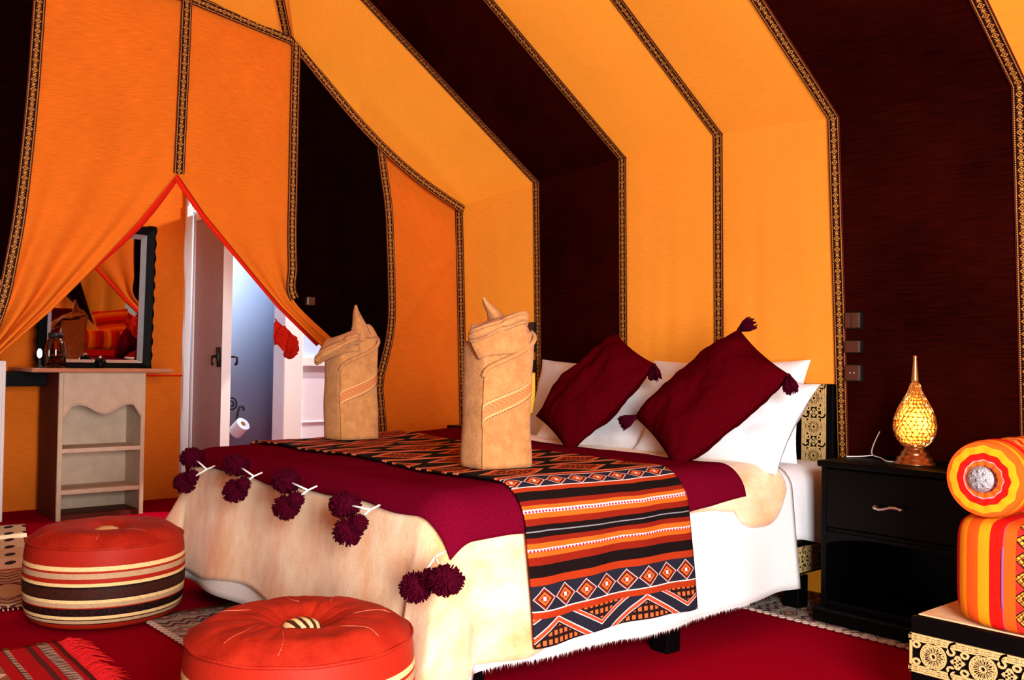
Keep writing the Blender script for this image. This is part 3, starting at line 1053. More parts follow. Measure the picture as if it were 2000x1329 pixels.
for (c, e1, n, w, h, t, sd, lb) in (
    ((-3.53, 3.545, 0.79), (1, 0, -0.02), (0, -0.96, 0.26), 0.80, 0.44, 0.15, 1.1, 'white pillow at the far left of the bed head, behind the others'),
    ((-2.66, 3.545, 0.795), (1, 0, 0.03), (0.05, -0.96, 0.26), 0.84, 0.46, 0.15, 2.2, 'white pillow against the brass headboard, at the near right end'),
    ((-3.17, 3.33, 0.765), (1, 0.05, -0.03), (0.0, -0.76, 0.65), 0.74, 0.44, 0.17, 3.3, 'white pillow under the left burgundy cushion'),
    ((-2.47, 3.31, 0.765), (1, -0.04, 0.02), (0.06, -0.76, 0.65), 0.72, 0.46, 0.18, 4.4, 'white pillow under the right burgundy cushion')):
    V, Fc, U = pillow_mesh(w, h, t, sd)
    o = mesh_obj('bed_pillow', V, Fc, 'white', None, U)
    frame(o, c, e1, n)
    tag(o, lb, 'pillow', 'white bed pillows')

for (c, e1, n, w, h, sd, lb, tc) in (
    ((-3.05, 3.118, 0.867), (0.23, 0.247, 0.355), (0.0, -0.82, 0.57), 0.55, 0.37, 5.5, 'burgundy wool cushion leaning on the left white pillows', ((1, -1),)),
    ((-2.374, 3.088, 0.867), (0.28, 0.235, 0.337), (0.06, -0.82, 0.57), 0.57, 0.38, 6.6, 'burgundy wool cushion with three tassels leaning on the right white pillows', ((1, 1), (1, -1), (-1, 1)))):
    V, Fc, U = pillow_mesh(w, h, 0.19, sd, pinch=0.05, wr=0.024, pinchy=-0.07)
    o = mesh_obj('burgundy_cushion', V, Fc, 'burgundy_pillow', None, U)
    n_ = Vector(n).normalized(); a_ = Vector(e1); a_ = (a_ - n_ * a_.dot(n_)).normalized(); b_ = n_.cross(a_)
    for q, (sx, sy) in enumerate(tc):
        mb = MB()
        D = Vector((0.35, -0.25, -0.75)) if (sx, sy) == (1, -1) else (Vector((0.75, 0.0, 0.35)) if sx > 0 else Vector((-0.35, -0.5, -0.3)))
        D = (D.dot(a_), D.dot(b_), D.dot(n_))
        tassel_brush(mb, (sx * w * 0.49, sy * h * 0.48, 0.0), D, 0.030, 0.07, 120, 7 + q)
        mb.build('tassel', 'yarn', o)
    frame(o, c, e1, n)
    tag(o, lb, 'cushion', 'burgundy cushions on the bed')

# ---- folded towels ---------------------------------------------------------


def m_towel():
    g = G('tan_terry_towel')
    n = g.noise(None, 24, 4, 0.7)
    n2 = g.noise(None, 240, 2)
    f = ((n - 0.5) * 1.5 + 0.5 + (n2 - 0.5) * 0.6).mx(0.0).mn(1.0)
    g.bump(n * 0.4 + n2, 0.6, 0.006)
    return g.done(g.mix(f, (0.34, 0.125, 0.036), (0.62, 0.30, 0.105)), 0.95, 0.05, 0, 0.1)


def m_towel_band():
    g = G('towel_woven_band')
    u, v = g.uv()
    ln = v.band(0.06, 0.10).mx(v.band(0.90, 0.94)) * abs(u.cell(0.006)).lt(0.0019)
    l2 = v.band(0.14, 0.18).mx(v.band(0.82, 0.86))
    zz = abs((u + abs(v - 0.5) * 0.05).cell(0.009)).lt(0.0018) * v.band(0.25, 0.75)
    c = g.mix(l2, (0.55, 0.26, 0.09), (0.70, 0.40, 0.16))
    c = g.mix(v.band(0.22, 0.78), c, (0.55, 0.20, 0.06))
    c = g.mix(zz, c, (0.40, 0.13, 0.04))
    c = g.mix(ln, c, (0.12, 0.03, 0.01))
    return g.done(c, 0.7, 0.2)


M['towel'] = m_towel()
M['towel_band'] = m_towel_band()


def towel(loc, rot, label, variant):
    T = thing('folded_towel', label, 'towel', (0, 0, 0), 'towels folded into upright figures')
    # plan outline seen from above: viewer at -y, crease in front at the left third
    PL = [(-0.112, 0.035), (-0.108, 0.0), (-0.085, -0.035), (-0.055, -0.068), (-0.038, -0.080), (-0.025, -0.076), (0.02, -0.055), (0.065, -0.030), (0.098, -0.008), (0.112, 0.015), (0.105, 0.05), (0.07, 0.075), (0.0, 0.085), (-0.07, 0.075)]
    m = len(PL)
    def outline(a, z, o=0.0):
        a = a % m
        x, y = catmull([PL[-1]] + PL + PL[:2], (a + 1) / (m + 2))
        l = hypot(x, y)
        k = 1 + o / l
        tw = 0.10 * (z / 0.48) ** 2
        wob = 1 + 0.035 * nz(x * 14, y * 14, z * 9 + variant) + 0.02 * sin(z * 13 + variant)
        return (x * k * wob - 0.008 * sin(z * 6) + (0.010 * z / 0.45 if variant == 2 else -0.006 * z), y * k * wob, z)
    NA = 70
    def top(a):
        x = PL[int(a) % m][0]
        return 0.425 + 0.035 * sm(-0.05, 0.10, x)
    V, Fc = [], []
    NZ = 26
    for j in range(NZ + 1):
        for i in range(NA):
            a = i / NA * m
            V.append(outline(a, top(a) * j / NZ))
    for j in range(NZ):
        for i in range(NA):
            i2 = (i + 1) % NA
            Fc.append((j * NA + i, j * NA + i2, (j + 1) * NA + i2, (j + 1) * NA + i))
    c0 = len(V); V.append((0, 0, 0.36)); c1 = len(V); V.append((0, 0, 0))
    for i in range(NA):
        i2 = (i + 1) % NA
        Fc.append((NZ * NA + i, NZ * NA + i2, c0)); Fc.append((i2, i, c1))
    mesh_obj('towel_body', V, Fc, 'towel', T)
    # outer wrap over the right-hand face, its upper edge rising to the right
    a0, a1 = 4.25, 10.2
    edge = lambda s: 0.305 + 0.155 * s ** 0.85
    wrap = grid('towel_wrap', lambda s, t: outline(lerp(a0, a1, s), edge(s) * t, 0.007), 40, 24, 'towel', T, solid=0.008)
    MB().tube([outline(lerp(a0, a1, i / 30), edge(i / 30), 0.010) for i in range(31)], 0.0085, 8).build('rolled_hem', 'towel', wrap)
    def bz(s, t):
        z = 0.135 + 0.125 * s ** 0.9 + t * lerp(0.072, 0.06, s)
        return outline(lerp(a0 + .1, 9.4, s), z, 0.0125)
    grid('woven_band', bz, 40, 8, 'towel_band', wrap, lambda s, t: (s * 0.17, t), solid=0.002)
    # folded lip across the front, pointing left, made of two stacked folds
    if variant == 1:
        P = [(-0.155, -0.06, 0.335), (-0.115, -0.085, 0.365), (-0.06, -0.10, 0.395), (-0.01, -0.095, 0.425), (0.02, -0.07, 0.435), (0.015, -0.045, 0.415)]
        TP = [(-0.03, 0.0, 0.42), (0.02, 0.0, 0.60), (0.085, 0.02, 0.43)]
    else:
        P = [(-0.085, -0.075, 0.425), (-0.055, -0.095, 0.435), (-0.01, -0.09, 0.455), (0.045, -0.065, 0.478), (0.09, -0.035, 0.495), (0.09, -0.015, 0.48)]
        TP = [(-0.035, 0.03, 0.47), (-0.04, 0.03, 0.575), (0.05, 0.05, 0.47)]
    mb = MB()
    for dz, dr in ((0.0, 0.0), (0.022, -0.004), (0.011, 0.013)):
        pts = [tuple(Vector(catmull(P, i / 20)) + Vector((0, dr * (1.4 if dz != .011 else -1.6), dz))) for i in range(21)]
        mb.tube(pts, [0.006 + 0.012 * sin(pi * min(1, (i + 2) / 13)) if i < 11 else 0.018 - 0.0006 * i * .3 for i in range(21)], 10, False, 0.8)
    mb.build('folded_lip', 'towel', T)
    a_l, a_r = (2.0, 6.5) if variant == 1 else (3.0, 8.6)
    def skirt(s, t):
        p = Vector(catmull(P, s * 0.93)) + Vector((0, 0.004, 0.0))
        q = Vector(outline(lerp(a_l, a_r, s), 0.365 + 0.03 * s, 0.004))
        v = p.lerp(q, t)
        v.y -= 0.012 * sin(pi * t) * (1 - s)
        return tuple(v)
    grid('under_fold', skirt, 24, 10, 'towel', T, solid=0.010)
    # sheet from the lip back over the top
    def cap(s, t):
        p = Vector(catmull(P, s)) + Vector((0, 0, 0.016))
        q = Vector((lerp(-0.09, 0.10, s), 0.055, 0.445 + 0.03 * s))
        v = p.lerp(q, t)
        v.z += 0.03 * sin(pi * t) + 0.008 * nz(s * 4, t * 4, variant)
        return tuple(v)
    grid('towel_cap', cap, 24, 16, 'towel', T, solid=0.010)
    # pointed tip
    A, B, Cc = (Vector(p) for p in TP)
    def tip(s, t):
        l, r = A.lerp(B, t ** 0.9), Cc.lerp(B, t ** 1.1)
        v = l.lerp(r, s)
        v.y -= 0.05 * sin(pi * s) * (1 - 0.75 * t) - 0.012 * t
        v.x += 0.008 * sin(t * 5)
        return tuple(v)
    grid('towel_tip', tip, 16, 20, 'towel', T, solid=0.010)
    grid('towel_fold', lambda s, t: (lerp(0.02, 0.112, s), lerp(-0.03, 0.03, s) + 0.03 * t, 0.44 + 0.075 * sin(pi * min(1, s * 0.9 + 0.05)) * t), 14, 10, 'towel', T, solid=0.012)
    T.location = loc
    T.rotation_euler = (0, 0, rot)
    return T


towel((-3.70, 2.235, 0.640), radians(58), 'tan towel folded into an upright figure at the far end of the runner', 1)
towel((-2.475, 2.06, 0.640), radians(49), 'tan towel folded into an upright figure at the near end of the runner', 2)

# ================================================================== NIGHTSTANDS, LAMPS, SWITCHES
def nightstand(loc, w, label):
    N = thing('nightstand', label, 'nightstand', (0, 0, 0), 'black nightstands beside the bed')
    d, h = 0.38, 0.62                       # local: front faces -y, x 0..w, y 0..d
    MB().box(-0.012, w + 0.012, -0.015, d, h - 0.025, h).build('top', 'wood_black', N, smooth=False, bevel=0.006)
    MB().box(0, 0.022, 0, d, 0.06, h - 0.025).box(w - 0.022, w, 0, d, 0.06, h - 0.025).box(0.022, w - 0.022, d - 0.012, d, 0.06, h - 0.025) \
        .box(0.022, w - 0.022, 0.01, d - 0.012, 0.06, 0.08).box(0.022, w - 0.022, 0.01, d - 0.012, 0.345, 0.362).build('body', 'wood_black', N, smooth=False, bevel=0.003)
    dr = MB().box(0.026, w - 0.026, -0.004, 0.016, 0.366, h - 0.03).build('drawer', 'wood_black', N, smooth=False, bevel=0.004)
    cx = w / 2 - 0.02
    hm = MB()
    hm.tube([(cx - 0.055 + 0.11 * i / 16, -0.022 - 0.008 * sin(pi * i / 16), 0.468 - 0.006 * sin(pi * i / 8)) for i in range(17)], [0.004 + 0.003 * abs(sin(i * 1.1)) for i in range(17)], 8)
    hm.tube([(cx - 0.05, -0.004, 0.468), (cx - 0.05, -0.022, 0.468)], 0.006, 6)
    hm.tube([(cx + 0.05, -0.004, 0.468), (cx + 0.05, -0.022, 0.468)], 0.006, 6)
    hm.build('handle', 'silver', dr)
    # arched apron of the open niche
    V, Fc = [], []
    n = 24
    for i in range(n + 1):
        x = lerp(0.022, w - 0.022, i / n)
        zb = 0.30 + 0.035 * (1 - abs(2 * i / n - 1) ** 3)
        V += [(x, 0.002, zb), (x, 0.002, 0.347), (x, 0.016, zb), (x, 0.016, 0.347)]
        if i:
            a, b = 4 * i - 4, 4 * i
            Fc += [(a, b, b + 1, a + 1), (a + 2, a + 3, b + 3, b + 2), (a, a + 2, b + 2, b)]
    mesh_obj('apron', V, Fc, 'wood_black', N, smooth=False)
    MB().box(-0.02, w + 0.02, -0.03, d, 0.0, 0.06).build('plinth', 'wood_black', N, smooth=False, bevel=0.012)
    N.location = loc
    return N


nightstand((-2.01, 3.325, 0.0125), 0.60, 'black wooden nightstand under the glowing brass lamp')
nightstand((-4.42, 3.335, 0), 0.40, 'black wooden nightstand at the far side of the bed, mostly hidden')


def brass_lamp(loc):
    L = thing('table_lamp', 'pierced brass teardrop lamp glowing on the near nightstand', 'lamp', loc)
    k = 0.00193
    X0, Y0, Z0 = loc
    MB().lathe([(0.0005, 0), (0.073, 0), (0.073, 0.006), (0.066, 0.014), (0.062, 0.018), (0.063, 0.026), (0.052, 0.032), (0.048, 0.040), (0.049, 0.046), (0.040, 0.052), (0.036, 0.060), (0.036, 0.070), (0.0005, 0.070)], 40, loc).build('base', 'copper', L)
    prof = [(0.034, 0.068), (0.050, 0.080), (0.064, 0.100), (0.072, 0.125), (0.0735, 0.150), (0.070, 0.175), (0.060, 0.205), (0.047, 0.230), (0.034, 0.252), (0.024, 0.272), (0.017, 0.292), (0.0135, 0.305)]
    P = [catmull(prof, i / 19) for i in range(20)]
    seg = 24
    rnd = random.Random(5)
    V, Fc = [], []
    for j, (r, z) in enumerate(P):
        for i in range(seg):
            a = 2 * pi * (i + 0.5 * (j % 2) + rnd.uniform(-.22, .22)) / seg
            V.append((X0 + r * cos(a), Y0 + r * sin(a), Z0 + z + rnd.uniform(-.0015, .0015)))
    for j in range(len(P) - 1):
        for i in range(seg):
            i2 = (i + 1) % seg
            q = (j * seg + i, j * seg + i2, (j + 1) * seg + i2, (j + 1) * seg + i)
            if rnd.random() < 0.5: Fc += [(q[0], q[1], q[2]), (q[0], q[2], q[3])]
            else: Fc += [(q[0], q[1], q[3]), (q[1], q[2], q[3])]
    sh = mesh_obj('pierced_shade', V, Fc, 'brass', L, smooth=False)
    md = sh.modifiers.new('pierced', 'WIREFRAME')
    md.thickness = 0.0065
    md.use_even_offset = False
    MB().lathe([(r * 0.93, z) for r, z in P], 32, loc, cap=False).build('amber_liner', translucent(plain('amber_liner', (0.75, 0.36, 0.05), 0.6, 0.1), (1.0, 0.62, 0.15), 0.8), L)
    MB().lathe([(0.0135, 0.303), (0.0125, 0.32), (0.010, 0.35), (0.0075, 0.38), (0.006, 0.398), (0.0075, 0.402), (0.006, 0.408), (0.0005, 0.411)], 16, loc).build('finial', 'brass', L)
    MB().sphere((X0 + 0.032, Y0 - 0.018, Z0 + 0.150), 0.018, 16, 10, 1.25).build('bulb', 'bulb', L)
    mb = MB()
    mb.tube([catmull([(X0 - 0.07, Y0 - 0.01, Z0 + 0.004), (X0 - 0.11, Y0 - 0.005, Z0 + 0.004), (X0 - 0.16, Y0 + 0.05, Z0 + 0.008), (X0 - 0.215, Y0 + 0.09, Z0 + 0.012), (X0 - 0.235, Y0 + 0.12, Z0 + 0.03), (X0 - 0.255, Y0 + 0.18, Z0 + 0.06), (X0 - 0.245, Y0 + 0.20, Z0 + 0.10)], i / 30) for i in range(31)], 0.0025, 6)
    mb.tube([catmull([(X0 - 0.215, Y0 + 0.09, Z0 + 0.012), (X0 - 0.25, Y0 + 0.06, Z0 + 0.006), (X0 - 0.29, Y0 + 0.02, Z0 + 0.004)], i / 10) for i in range(11)], 0.0025, 6)
    mb.build('cable', 'wire', L)
    return L


brass_lamp((-1.71, 3.47, 0.633))
point('brass_lamp_glow', (-1.690, 3.46, 0.80), 2.2, (1.0, 0.55, 0.18), 0.02)

L2 = thing('table_lamp', 'small lit yellow lamp on the far nightstand beside the left pillow', 'lamp', (-4.06, 3.58, 0.62))
MB().lathe([(0.0005, 0), (0.05, 0), (0.05, 0.012), (0.015, 0.02), (0.012, 0.09), (0.0005, 0.09)], 24, (-4.06, 3.58, 0.62)).build('base', 'brass', L2)
MB().lathe([(0.062, 0.085), (0.068, 0.20), (0.066, 0.31), (0.0665, 0.31)], 28, (-4.06, 3.58, 0.62), cap=False).build('shade', 'shade_yellow', L2, solid=0.003)


def switch(c, ax, label, kind, w=0.072, h=0.072):
    """wall box: ax 'y' faces -y, 'x' faces +x"""
    o = thing('wall_switch', label, 'switch', c, 'switch boxes on the tent cloth')
    def mk(dw, dh, d0, d1):
        if ax == 'y': return MB().box(c[0] - dw / 2, c[0] + dw / 2, c[1] - d1, c[1] - d0, c[2] - dh / 2, c[2] + dh / 2)
        return MB().box(c[0] + d0, c[0] + d1, c[1] - dw / 2, c[1] + dw / 2, c[2] - dh / 2, c[2] + dh / 2)
    mk(w, h, 0, 0.03).build('back_box', 'plastic_dark', o, smooth=False, bevel=0.006)
    f = mk(w * 0.88, h * 0.86, 0.03, 0.036).build('face_plate', 'plastic_brown', o, smooth=False, bevel=0.004)
    if kind == 'rocker':
        mk(w * 0.03, h * 0.8, 0.036, 0.0385).build('rocker_split', 'plastic_dark', f, smooth=False)
    elif kind == 'socket':
        g = MB()
        for q in range(-1, 2):
            if q == 0: continue
            if ax == 'y': g.tube([(c[0] + q * 0.009, c[1] - 0.034, c[2]), (c[0] + q * 0.009, c[1] - 0.0385, c[2])], 0.004, 8)
            else: g.tube([(c[0] + 0.034, c[1] + q * 0.009, c[2]), (c[0] + 0.0385, c[1] + q * 0.009, c[2])], 0.004, 8)
        g.build('socket_hole', 'silver', f)
    return o


for x, wh, dy in ((-2.075, 'the near nightstand', 0.0), (-4.118, 'the far bedside lamp', 0.01)):
    for z, kd, nm in ((1.19, 'rocker', 'topmost'), (1.08, 'plain', 'middle'), (0.97, 'socket', 'lowest')):
        switch((x, 3.725 - 0.05 * (z / 2.05) ** 1.3 + dy - 0.01, z), 'y', f'{nm} of three brown wall switches above {wh}', kd, h=0.072 if kd != 'plain' else 0.055)
switch((-4.70, 2.555, 1.312), 'x', 'single brown wall switch on the black curtain panel', 'plain', 0.05, 0.05)

hk = thing('curtain_hook', 'small metal curtain hook at the left edge of the black cloth', 'hook', (PX + 0.06, 1.03, 1.325))
MB().lathe([(0.0005, 0), (0.016, 0), (0.016, 0.012), (0.010, 0.03), (0.0005, 0.034)], 16, (PX + 0.06, 1.02, 1.30)).build('knob', 'silver', hk)
MB().box(PX + 0.045, PX + 0.06, 0.99, 1.025, 1.325, 1.36).build('plate', 'silver', hk, smooth=False, bevel=0.004)

# ================================================================== SOFA, CUSHION, BOLSTER
SX0, SX1, SY0, SY1 = -1.29, -0.36, 2.60, 3.62
so = thing('sofa_bench', 'black bench with pierced brass end panel at the right edge', 'bench', (-0.85, 3.1, 0))
MB().box(SX0, SX1, SY0, SY0 + 0.03, 0.0, 0.302).build('end_board', 'wood_black', so, smooth=False, bevel=0.005)
MB().box(SX0, SX1, SY1 - 0.03, SY1, 0.0, 0.302).build('end_board', 'wood_black', so, smooth=False, bevel=0.005)
MB().box(SX0, SX0 + 0.03, SY0 + 0.03, SY1 - 0.03, 0.0, 0.285).build('front_board', 'wood_black', so, smooth=False, bevel=0.005)
MB().box(SX1 - 0.03, SX1, SY0 + 0.03, SY1 - 0.03, 0.0, 0.285).build('back_board', 'wood_black', so, smooth=False, bevel=0.005)
for i in range(6):
    y0 = SY0 + 0.035 + i * 0.158
    MB().box(SX0 + 0.004, SX1 - 0.03, y0, y0 + 0.15, 0.286, 0.303).build('plank', 'plank', so, smooth=False, bevel=0.003)
fret(0.93, 0.106, lambda p, q, h: (SX0 + p, SY0 - h - 0.001, 0.15 + q), 0.141, 0.005).build('fretwork', 'brass_fret', so, smooth=False)

YEL, ORA, RD, DKR = (0.84, 0.27, 0.006), (0.72, 0.085, 0.006), (0.60, 0.006, 0.003), (0.33, 0.012, 0.01)


def m_seat():
    g = G('striped_seat_cloth')
    u, v = g.uv()                       # u across the end in metres, v along the wrap
    st = [(0, RD), (.028, YEL), (.058, ORA), (.090, YEL), (.123, RD), (.160, (0.45, 0.06, 0.10)), (.164, ORA), (.192, (0.80, 0.35, 0.03)), (.285, ORA), (.315, RD), (.34, YEL), (.375, ORA), (.41, RD), (.45, YEL), (.50, ORA)]
    c = g.ramp(u, st)
    # zigzag band
    ub = u - 0.2385
    zz = abs(v.cell(0.044)) * 1.6
    d = abs(abs(ub).op('PINGPONG', 0.017) - zz * 0.5).lt(0.0042)
    lat = ((u + v).cell(0.016)).band(-0.0018, 0.0018).mx(((u - v).cell(0.016)).band(-0.0018, 0.0018))
    zc = (u + abs(v.cell(0.05)) * 1.2).cell(0.046)
    b = abs(ub).lt(0.045)
    c = g.mix(b * lat, c, (0.10, 0.006, 0.006))
    c = g.mix(b * zc.band(-0.012, 0.010), c, (0.60, 0.02, 0.012))
    c = g.mix(b * abs(abs(zc + 0.001) - 0.0125).lt(0.0028), c, (0.02, 0.004, 0.004))
    n = g.noise(g.vec(u * 300, v * 30), 1, 2)
    g.bump(n, 0.25, 0.004)
    c = g.mix((n - 0.5).mx(0.0) * 0.5, c, (0.35, 0.06, 0.01))
    return g.done(c, 0.9, 0.08)


M['seat'] = m_seat()


def rounded_block(x0, x1, y0, y1, z0, z1, r, bulge, name, mat, parent=None, label=None):
    """cushion block: closed rounded outline in plan, bulging sides; uv u = x - x0 on the end, v = z + y"""
    n = 96
    V, U, Fc = [], [], []
    def out(k, ins):
        # walk round a rounded rectangle
        w, d = x1 - x0 - 2 * ins, y1 - y0 - 2 * ins
        cx, cy = (x0 + x1) / 2, (y0 + y1) / 2
        rr = max(0.01, r - ins * 0.3)
        a = 2 * pi * k / n
        p = 7.0
        c, s = cos(a), sin(a)
        q = (abs(c) ** p + abs(s) ** p) ** (-1 / p)
        return cx + c * q * w / 2, cy + s * q * d / 2
    rows = []
    m = 22
    for j in range(m + 1):
        t = j / m
        z = lerp(z0, z1, 0.5 - 0.5 * cos(pi * t))
        e = abs(2 * t - 1)
        rows.append((z, 0.05 * e ** 5 - bulge * (1 - e ** 3)))
    for i in range(8):
        rows.append((z1 + 0.012 * sin((i + 1) / 8 * pi / 2), 0.05 + (i + 1) / 8 * min(x1 - x0, y1 - y0) * 0.42))
    for z, ins in rows:
        for k in range(n):
            x, y = out(k, ins)
            V.append((x, y, z + 0.004 * nz(x * 6, y * 6, z * 6)))
            U.append((x - x0, z + (y - y0) * 0.6))
    for j in range(len(rows) - 1):
        for k in range(n):
            k2 = (k + 1) % n
            Fc.append((j * n + k, j * n + k2, (j + 1) * n + k2, (j + 1) * n + k))
    Fc.append(tuple(range(n))[::-1]); Fc.append(tuple((len(rows) - 1) * n + k for k in range(n)))
    return mesh_obj(name, V, Fc, mat, parent, U)


sc = rounded_block(-1.205, -0.42, 2.612, 3.58, 0.304, 0.592, 0.05, 0.012, 'seat_cushion', 'seat')
tag(sc, 'thick red orange and yellow striped seat cushion on the black bench', 'cushion')
mb = MB()
mb.tube([(-1.045, 2.6005 + 0.035 * abs((i - 11) / 11) ** 4, 0.318 + 0.0118 * i) for i in range(23)], 0.004, 6)
mb.build('piping', plain('purple_piping', (0.22, 0.05, 0.14), 0.6), sc)


def m_bolster_end():
    g = G('bolster_end_cloth')
    u, v = g.uv()                       # u radius 0..1 (pleat modulated), v angle 0..1
    c = g.ramp(u, [(0, (0.10, 0.02, 0.02)), (.36, ORA), (.50, (0.20, 0.04, 0.10)), (.525, RD), (.70, YEL), (.90, ORA)])
    bead = u.band(0.50, 0.525) * abs(v.cell(1 / 110)).lt(0.0022)
    c = g.mix(bead, c, (0.75, 0.55, 0.60))
    n = g.noise(None, 200, 2)
    g.bump(n, 0.2, 0.004)
    return g.done(c, 0.9, 0.08)


def m_bolster():
    g = G('bolster_striped_cloth')
    u, v = g.uv()                       # v metres along the roll, u around in metres
    c = g.ramp(v, [(0, ORA), (.018, YEL), (.032, ORA), (.06, RD), (.085, ORA), (.10, (0.80, 0.30, 0.03)), (.19, ORA), (.21, RD), (.24, YEL), (.28, ORA), (.31, RD), (.35, DKR), (.40, ORA), (.44, YEL), (.48, RD), (.53, DKR), (.58, ORA), (.62, RD), (.67, YEL), (.71, DKR), (.76, ORA)])
    zc = (v + abs(u.cell(0.05)) * 1.2).cell(0.046)
    b = v.band(0.10, 0.19)
    c = g.mix(b * abs(zc).lt(0.011), c, (0.55, 0.02, 0.012))
    n = g.noise(g.vec(u * 30, v * 300), 1, 2)
    g.bump(n, 0.25, 0.004)
    return g.done(c, 0.9, 0.08)


M['bol_end'] = m_bolster_end(); M['bol'] = m_bolster()
BC, BR, BYA, BYB = (-1.105, 0.700), 0.104, 2.63, 3.46
bo = thing('bolster', 'round orange and red bolster with a silver boss on its end', 'bolster', (BC[0], BYA, BC[1] - BR))
n = 72
V, U, Fc = [], [], []
rows = [(BR * 0.94, BYA + 0.004), (BR * 0.985, BYA + 0.012), (BR, BYA + 0.03)] + [(BR * (1 + 0.012 * sin(i * 1.9)), lerp(BYA + 0.05, BYB - 0.05, i / 20)) for i in range(21)] + [(BR, BYB - 0.03), (BR * 0.97, BYB - 0.01), (BR * 0.5, BYB), (0.001, BYB)]
for r, y in rows:
    for k in range(n):
        a = 2 * pi * k / n
        V.append((BC[0] + r * sin(a), y, BC[1] + r * cos(a))); U.append((k / n * 2 * pi * BR, y - BYA))
for j in range(len(rows) - 1):
    for k in range(n):
        k2 = (k + 1) % n
        Fc.append((j * n + k, (j + 1) * n + k, (j + 1) * n + k2, j * n + k2))
mesh_obj('roll', V, Fc, 'bol', bo, U)
n = 144
V, U, Fc = [], [], []
for j in range(15):
    f = j / 14
    r = BR * 0.955 * f
    for k in range(n):
        a = 2 * pi * k / n
        pl = abs(((k / n * 12) % 1) - 0.5) * 2          # pleat saw
        V.append((BC[0] + r * sin(a), BYA - 0.010 * sin(pi * min(1, f * 1.02)) ** 0.7 + 0.014 * (1 - f) + 0.004 * (pl - .5) * sin(pi * f), BC[1] + r * cos(a)))
        U.append((f * (1 + 0.05 * (0.5 - pl) * (1 if f > .4 else 0.4)) , k / n))
for j in range(14):
    for k in range(n):
        k2 = (k + 1) % n
        Fc.append((j * n + k, (j + 1) * n + k, (j + 1) * n + k2, j * n + k2))
be = mesh_obj('pleated_end', V, Fc, 'bol_end', bo, U)
mb = MB()
mx_ = lambda r, a, d: (BC[0] - 0.006 + r * sin(a), BYA - 0.004 - d, BC[1] + r * cos(a))
n = 40
V, Fc = [], []
for j in range(11):
    f = j / 10
    r = 0.036 * f
    for k in range(n):
        a = 2 * pi * k / n
        d = 0.017 * sqrt(max(0, 1 - f * f * 0.97)) + 0.0008 * cos(8 * a) * sin(pi * f) ** 2 + 0.0005 * cos(f * 26)
        V.append(mx_(r, a, d))
for j in range(10):
    for k in range(n):
        k2 = (k + 1) % n
        Fc.append((j * n + k, (j + 1) * n + k, (j + 1) * n + k2, j * n + k2))
mb.add(V, Fc)
mb.build('silver_boss', 'boss', be)
mb = MB()
for i in range(8):
    a = 2 * pi * i / 8
    mb.sphere(mx_(0.021, a, 0.016), 0.0032, 8, 6)
mb.sphere(mx_(0.0, 0, 0.020), 0.005, 8, 6)
mb.build('boss_stud', 'boss', be)

# loose cushions further along the bench, seen in the vanity mirror
for i, (c, e1, nn, mt, lb) in enumerate((((-0.55, 3.27, 0.83), (0.2, 1, 0.1), (-0.9, 0.1, 0.42), 'bol', 'orange striped cushion at the back of the bench, seen in the mirror'),
                                         ((-0.52, 2.72, 0.83), (0.1, 1, -0.1), (-0.9, -0.1, 0.42), 'burgundy_pillow', 'dark red cushion at the back of the bench, seen in the mirror'))):
    V, Fc, U = pillow_mesh(0.44, 0.42, 0.14, 8.0 + i)
    o = mesh_obj('bench_cushion', V, Fc, mt, None, [(abs(a) % 1, (b + .4)) for a, b in U])
    frame(o, c, e1, nn)
    tag(o, lb, 'cushion', 'cushions at the back of the bench')

# ================================================================== POUFS


def m_leather():
    g = G('red_leather')
    n = g.noise(None, 14, 5, 0.65)
    n2 = g.noise(None, 140, 3)
    f = ((n - 0.5) * 1.8 + 0.5).mx(0.0).mn(1.0)
    g.bump(n2 + n, 0.25, 0.006)
    return g.done(g.mix(f, (0.25, 0.006, 0.002), (0.46, 0.024, 0.008)), 0.62, 0.15)


def m_pouf_side():
    g = G('striped_pouf_leather')
    x, y, z = g.obj()
    RDL, CRM, TAN, BLK, BRN = (0.38, 0.016, 0.006), (0.86, 0.60, 0.26), (0.52, 0.33, 0.18), (0.006, 0.004, 0.004), (0.035, 0.010, 0.006)
    st = [(0, RDL), (.029, BLK), (.034, TAN), (.0435, BLK), (.0484, CRM), (.0605, BLK), (.086, RDL), (.092, TAN), (.1065, CRM), (.1185, BLK), (.1235, BRN), (.157, BLK), (.1645, CRM), (.179, RDL), (.1935, TAN), (.213, RDL), (.220, CRM), (.237, RDL)]
    c = g.ramp(z, st)
    n = g.noise(None, 90, 3)
    c = g.mix((n - 0.45).mx(0.0) * 0.8, c, (0.20, 0.02, 0.008))
    g.bump(n, 0.2, 0.005)
    return g.done(c, 0.55, 0.12)


def m_zebra():
    g = G('striped_button_leather')
    x, y, z = g.obj()
    n = g.noise(None, 9, 2)
    f = (x + y * 0.5 + (n - 0.5) * 0.03).cell(0.026)
    return g.done(g.mix(f.gt(0.001), (0.85, 0.60, 0.30), (0.05, 0.012, 0.005)), 0.45, 0.4)


M['leather_red'] = m_leather()
M['pouf_side'] = m_pouf_side()
M['zebra'] = m_zebra()
M['tan_button'] = plain('tan_leather_button', (0.72, 0.42, 0.17), 0.35, 0.5, 0, 30, 0.15)
M['thread'] = plain('pale_stitching', (0.68, 0.16, 0.07), 0.7)


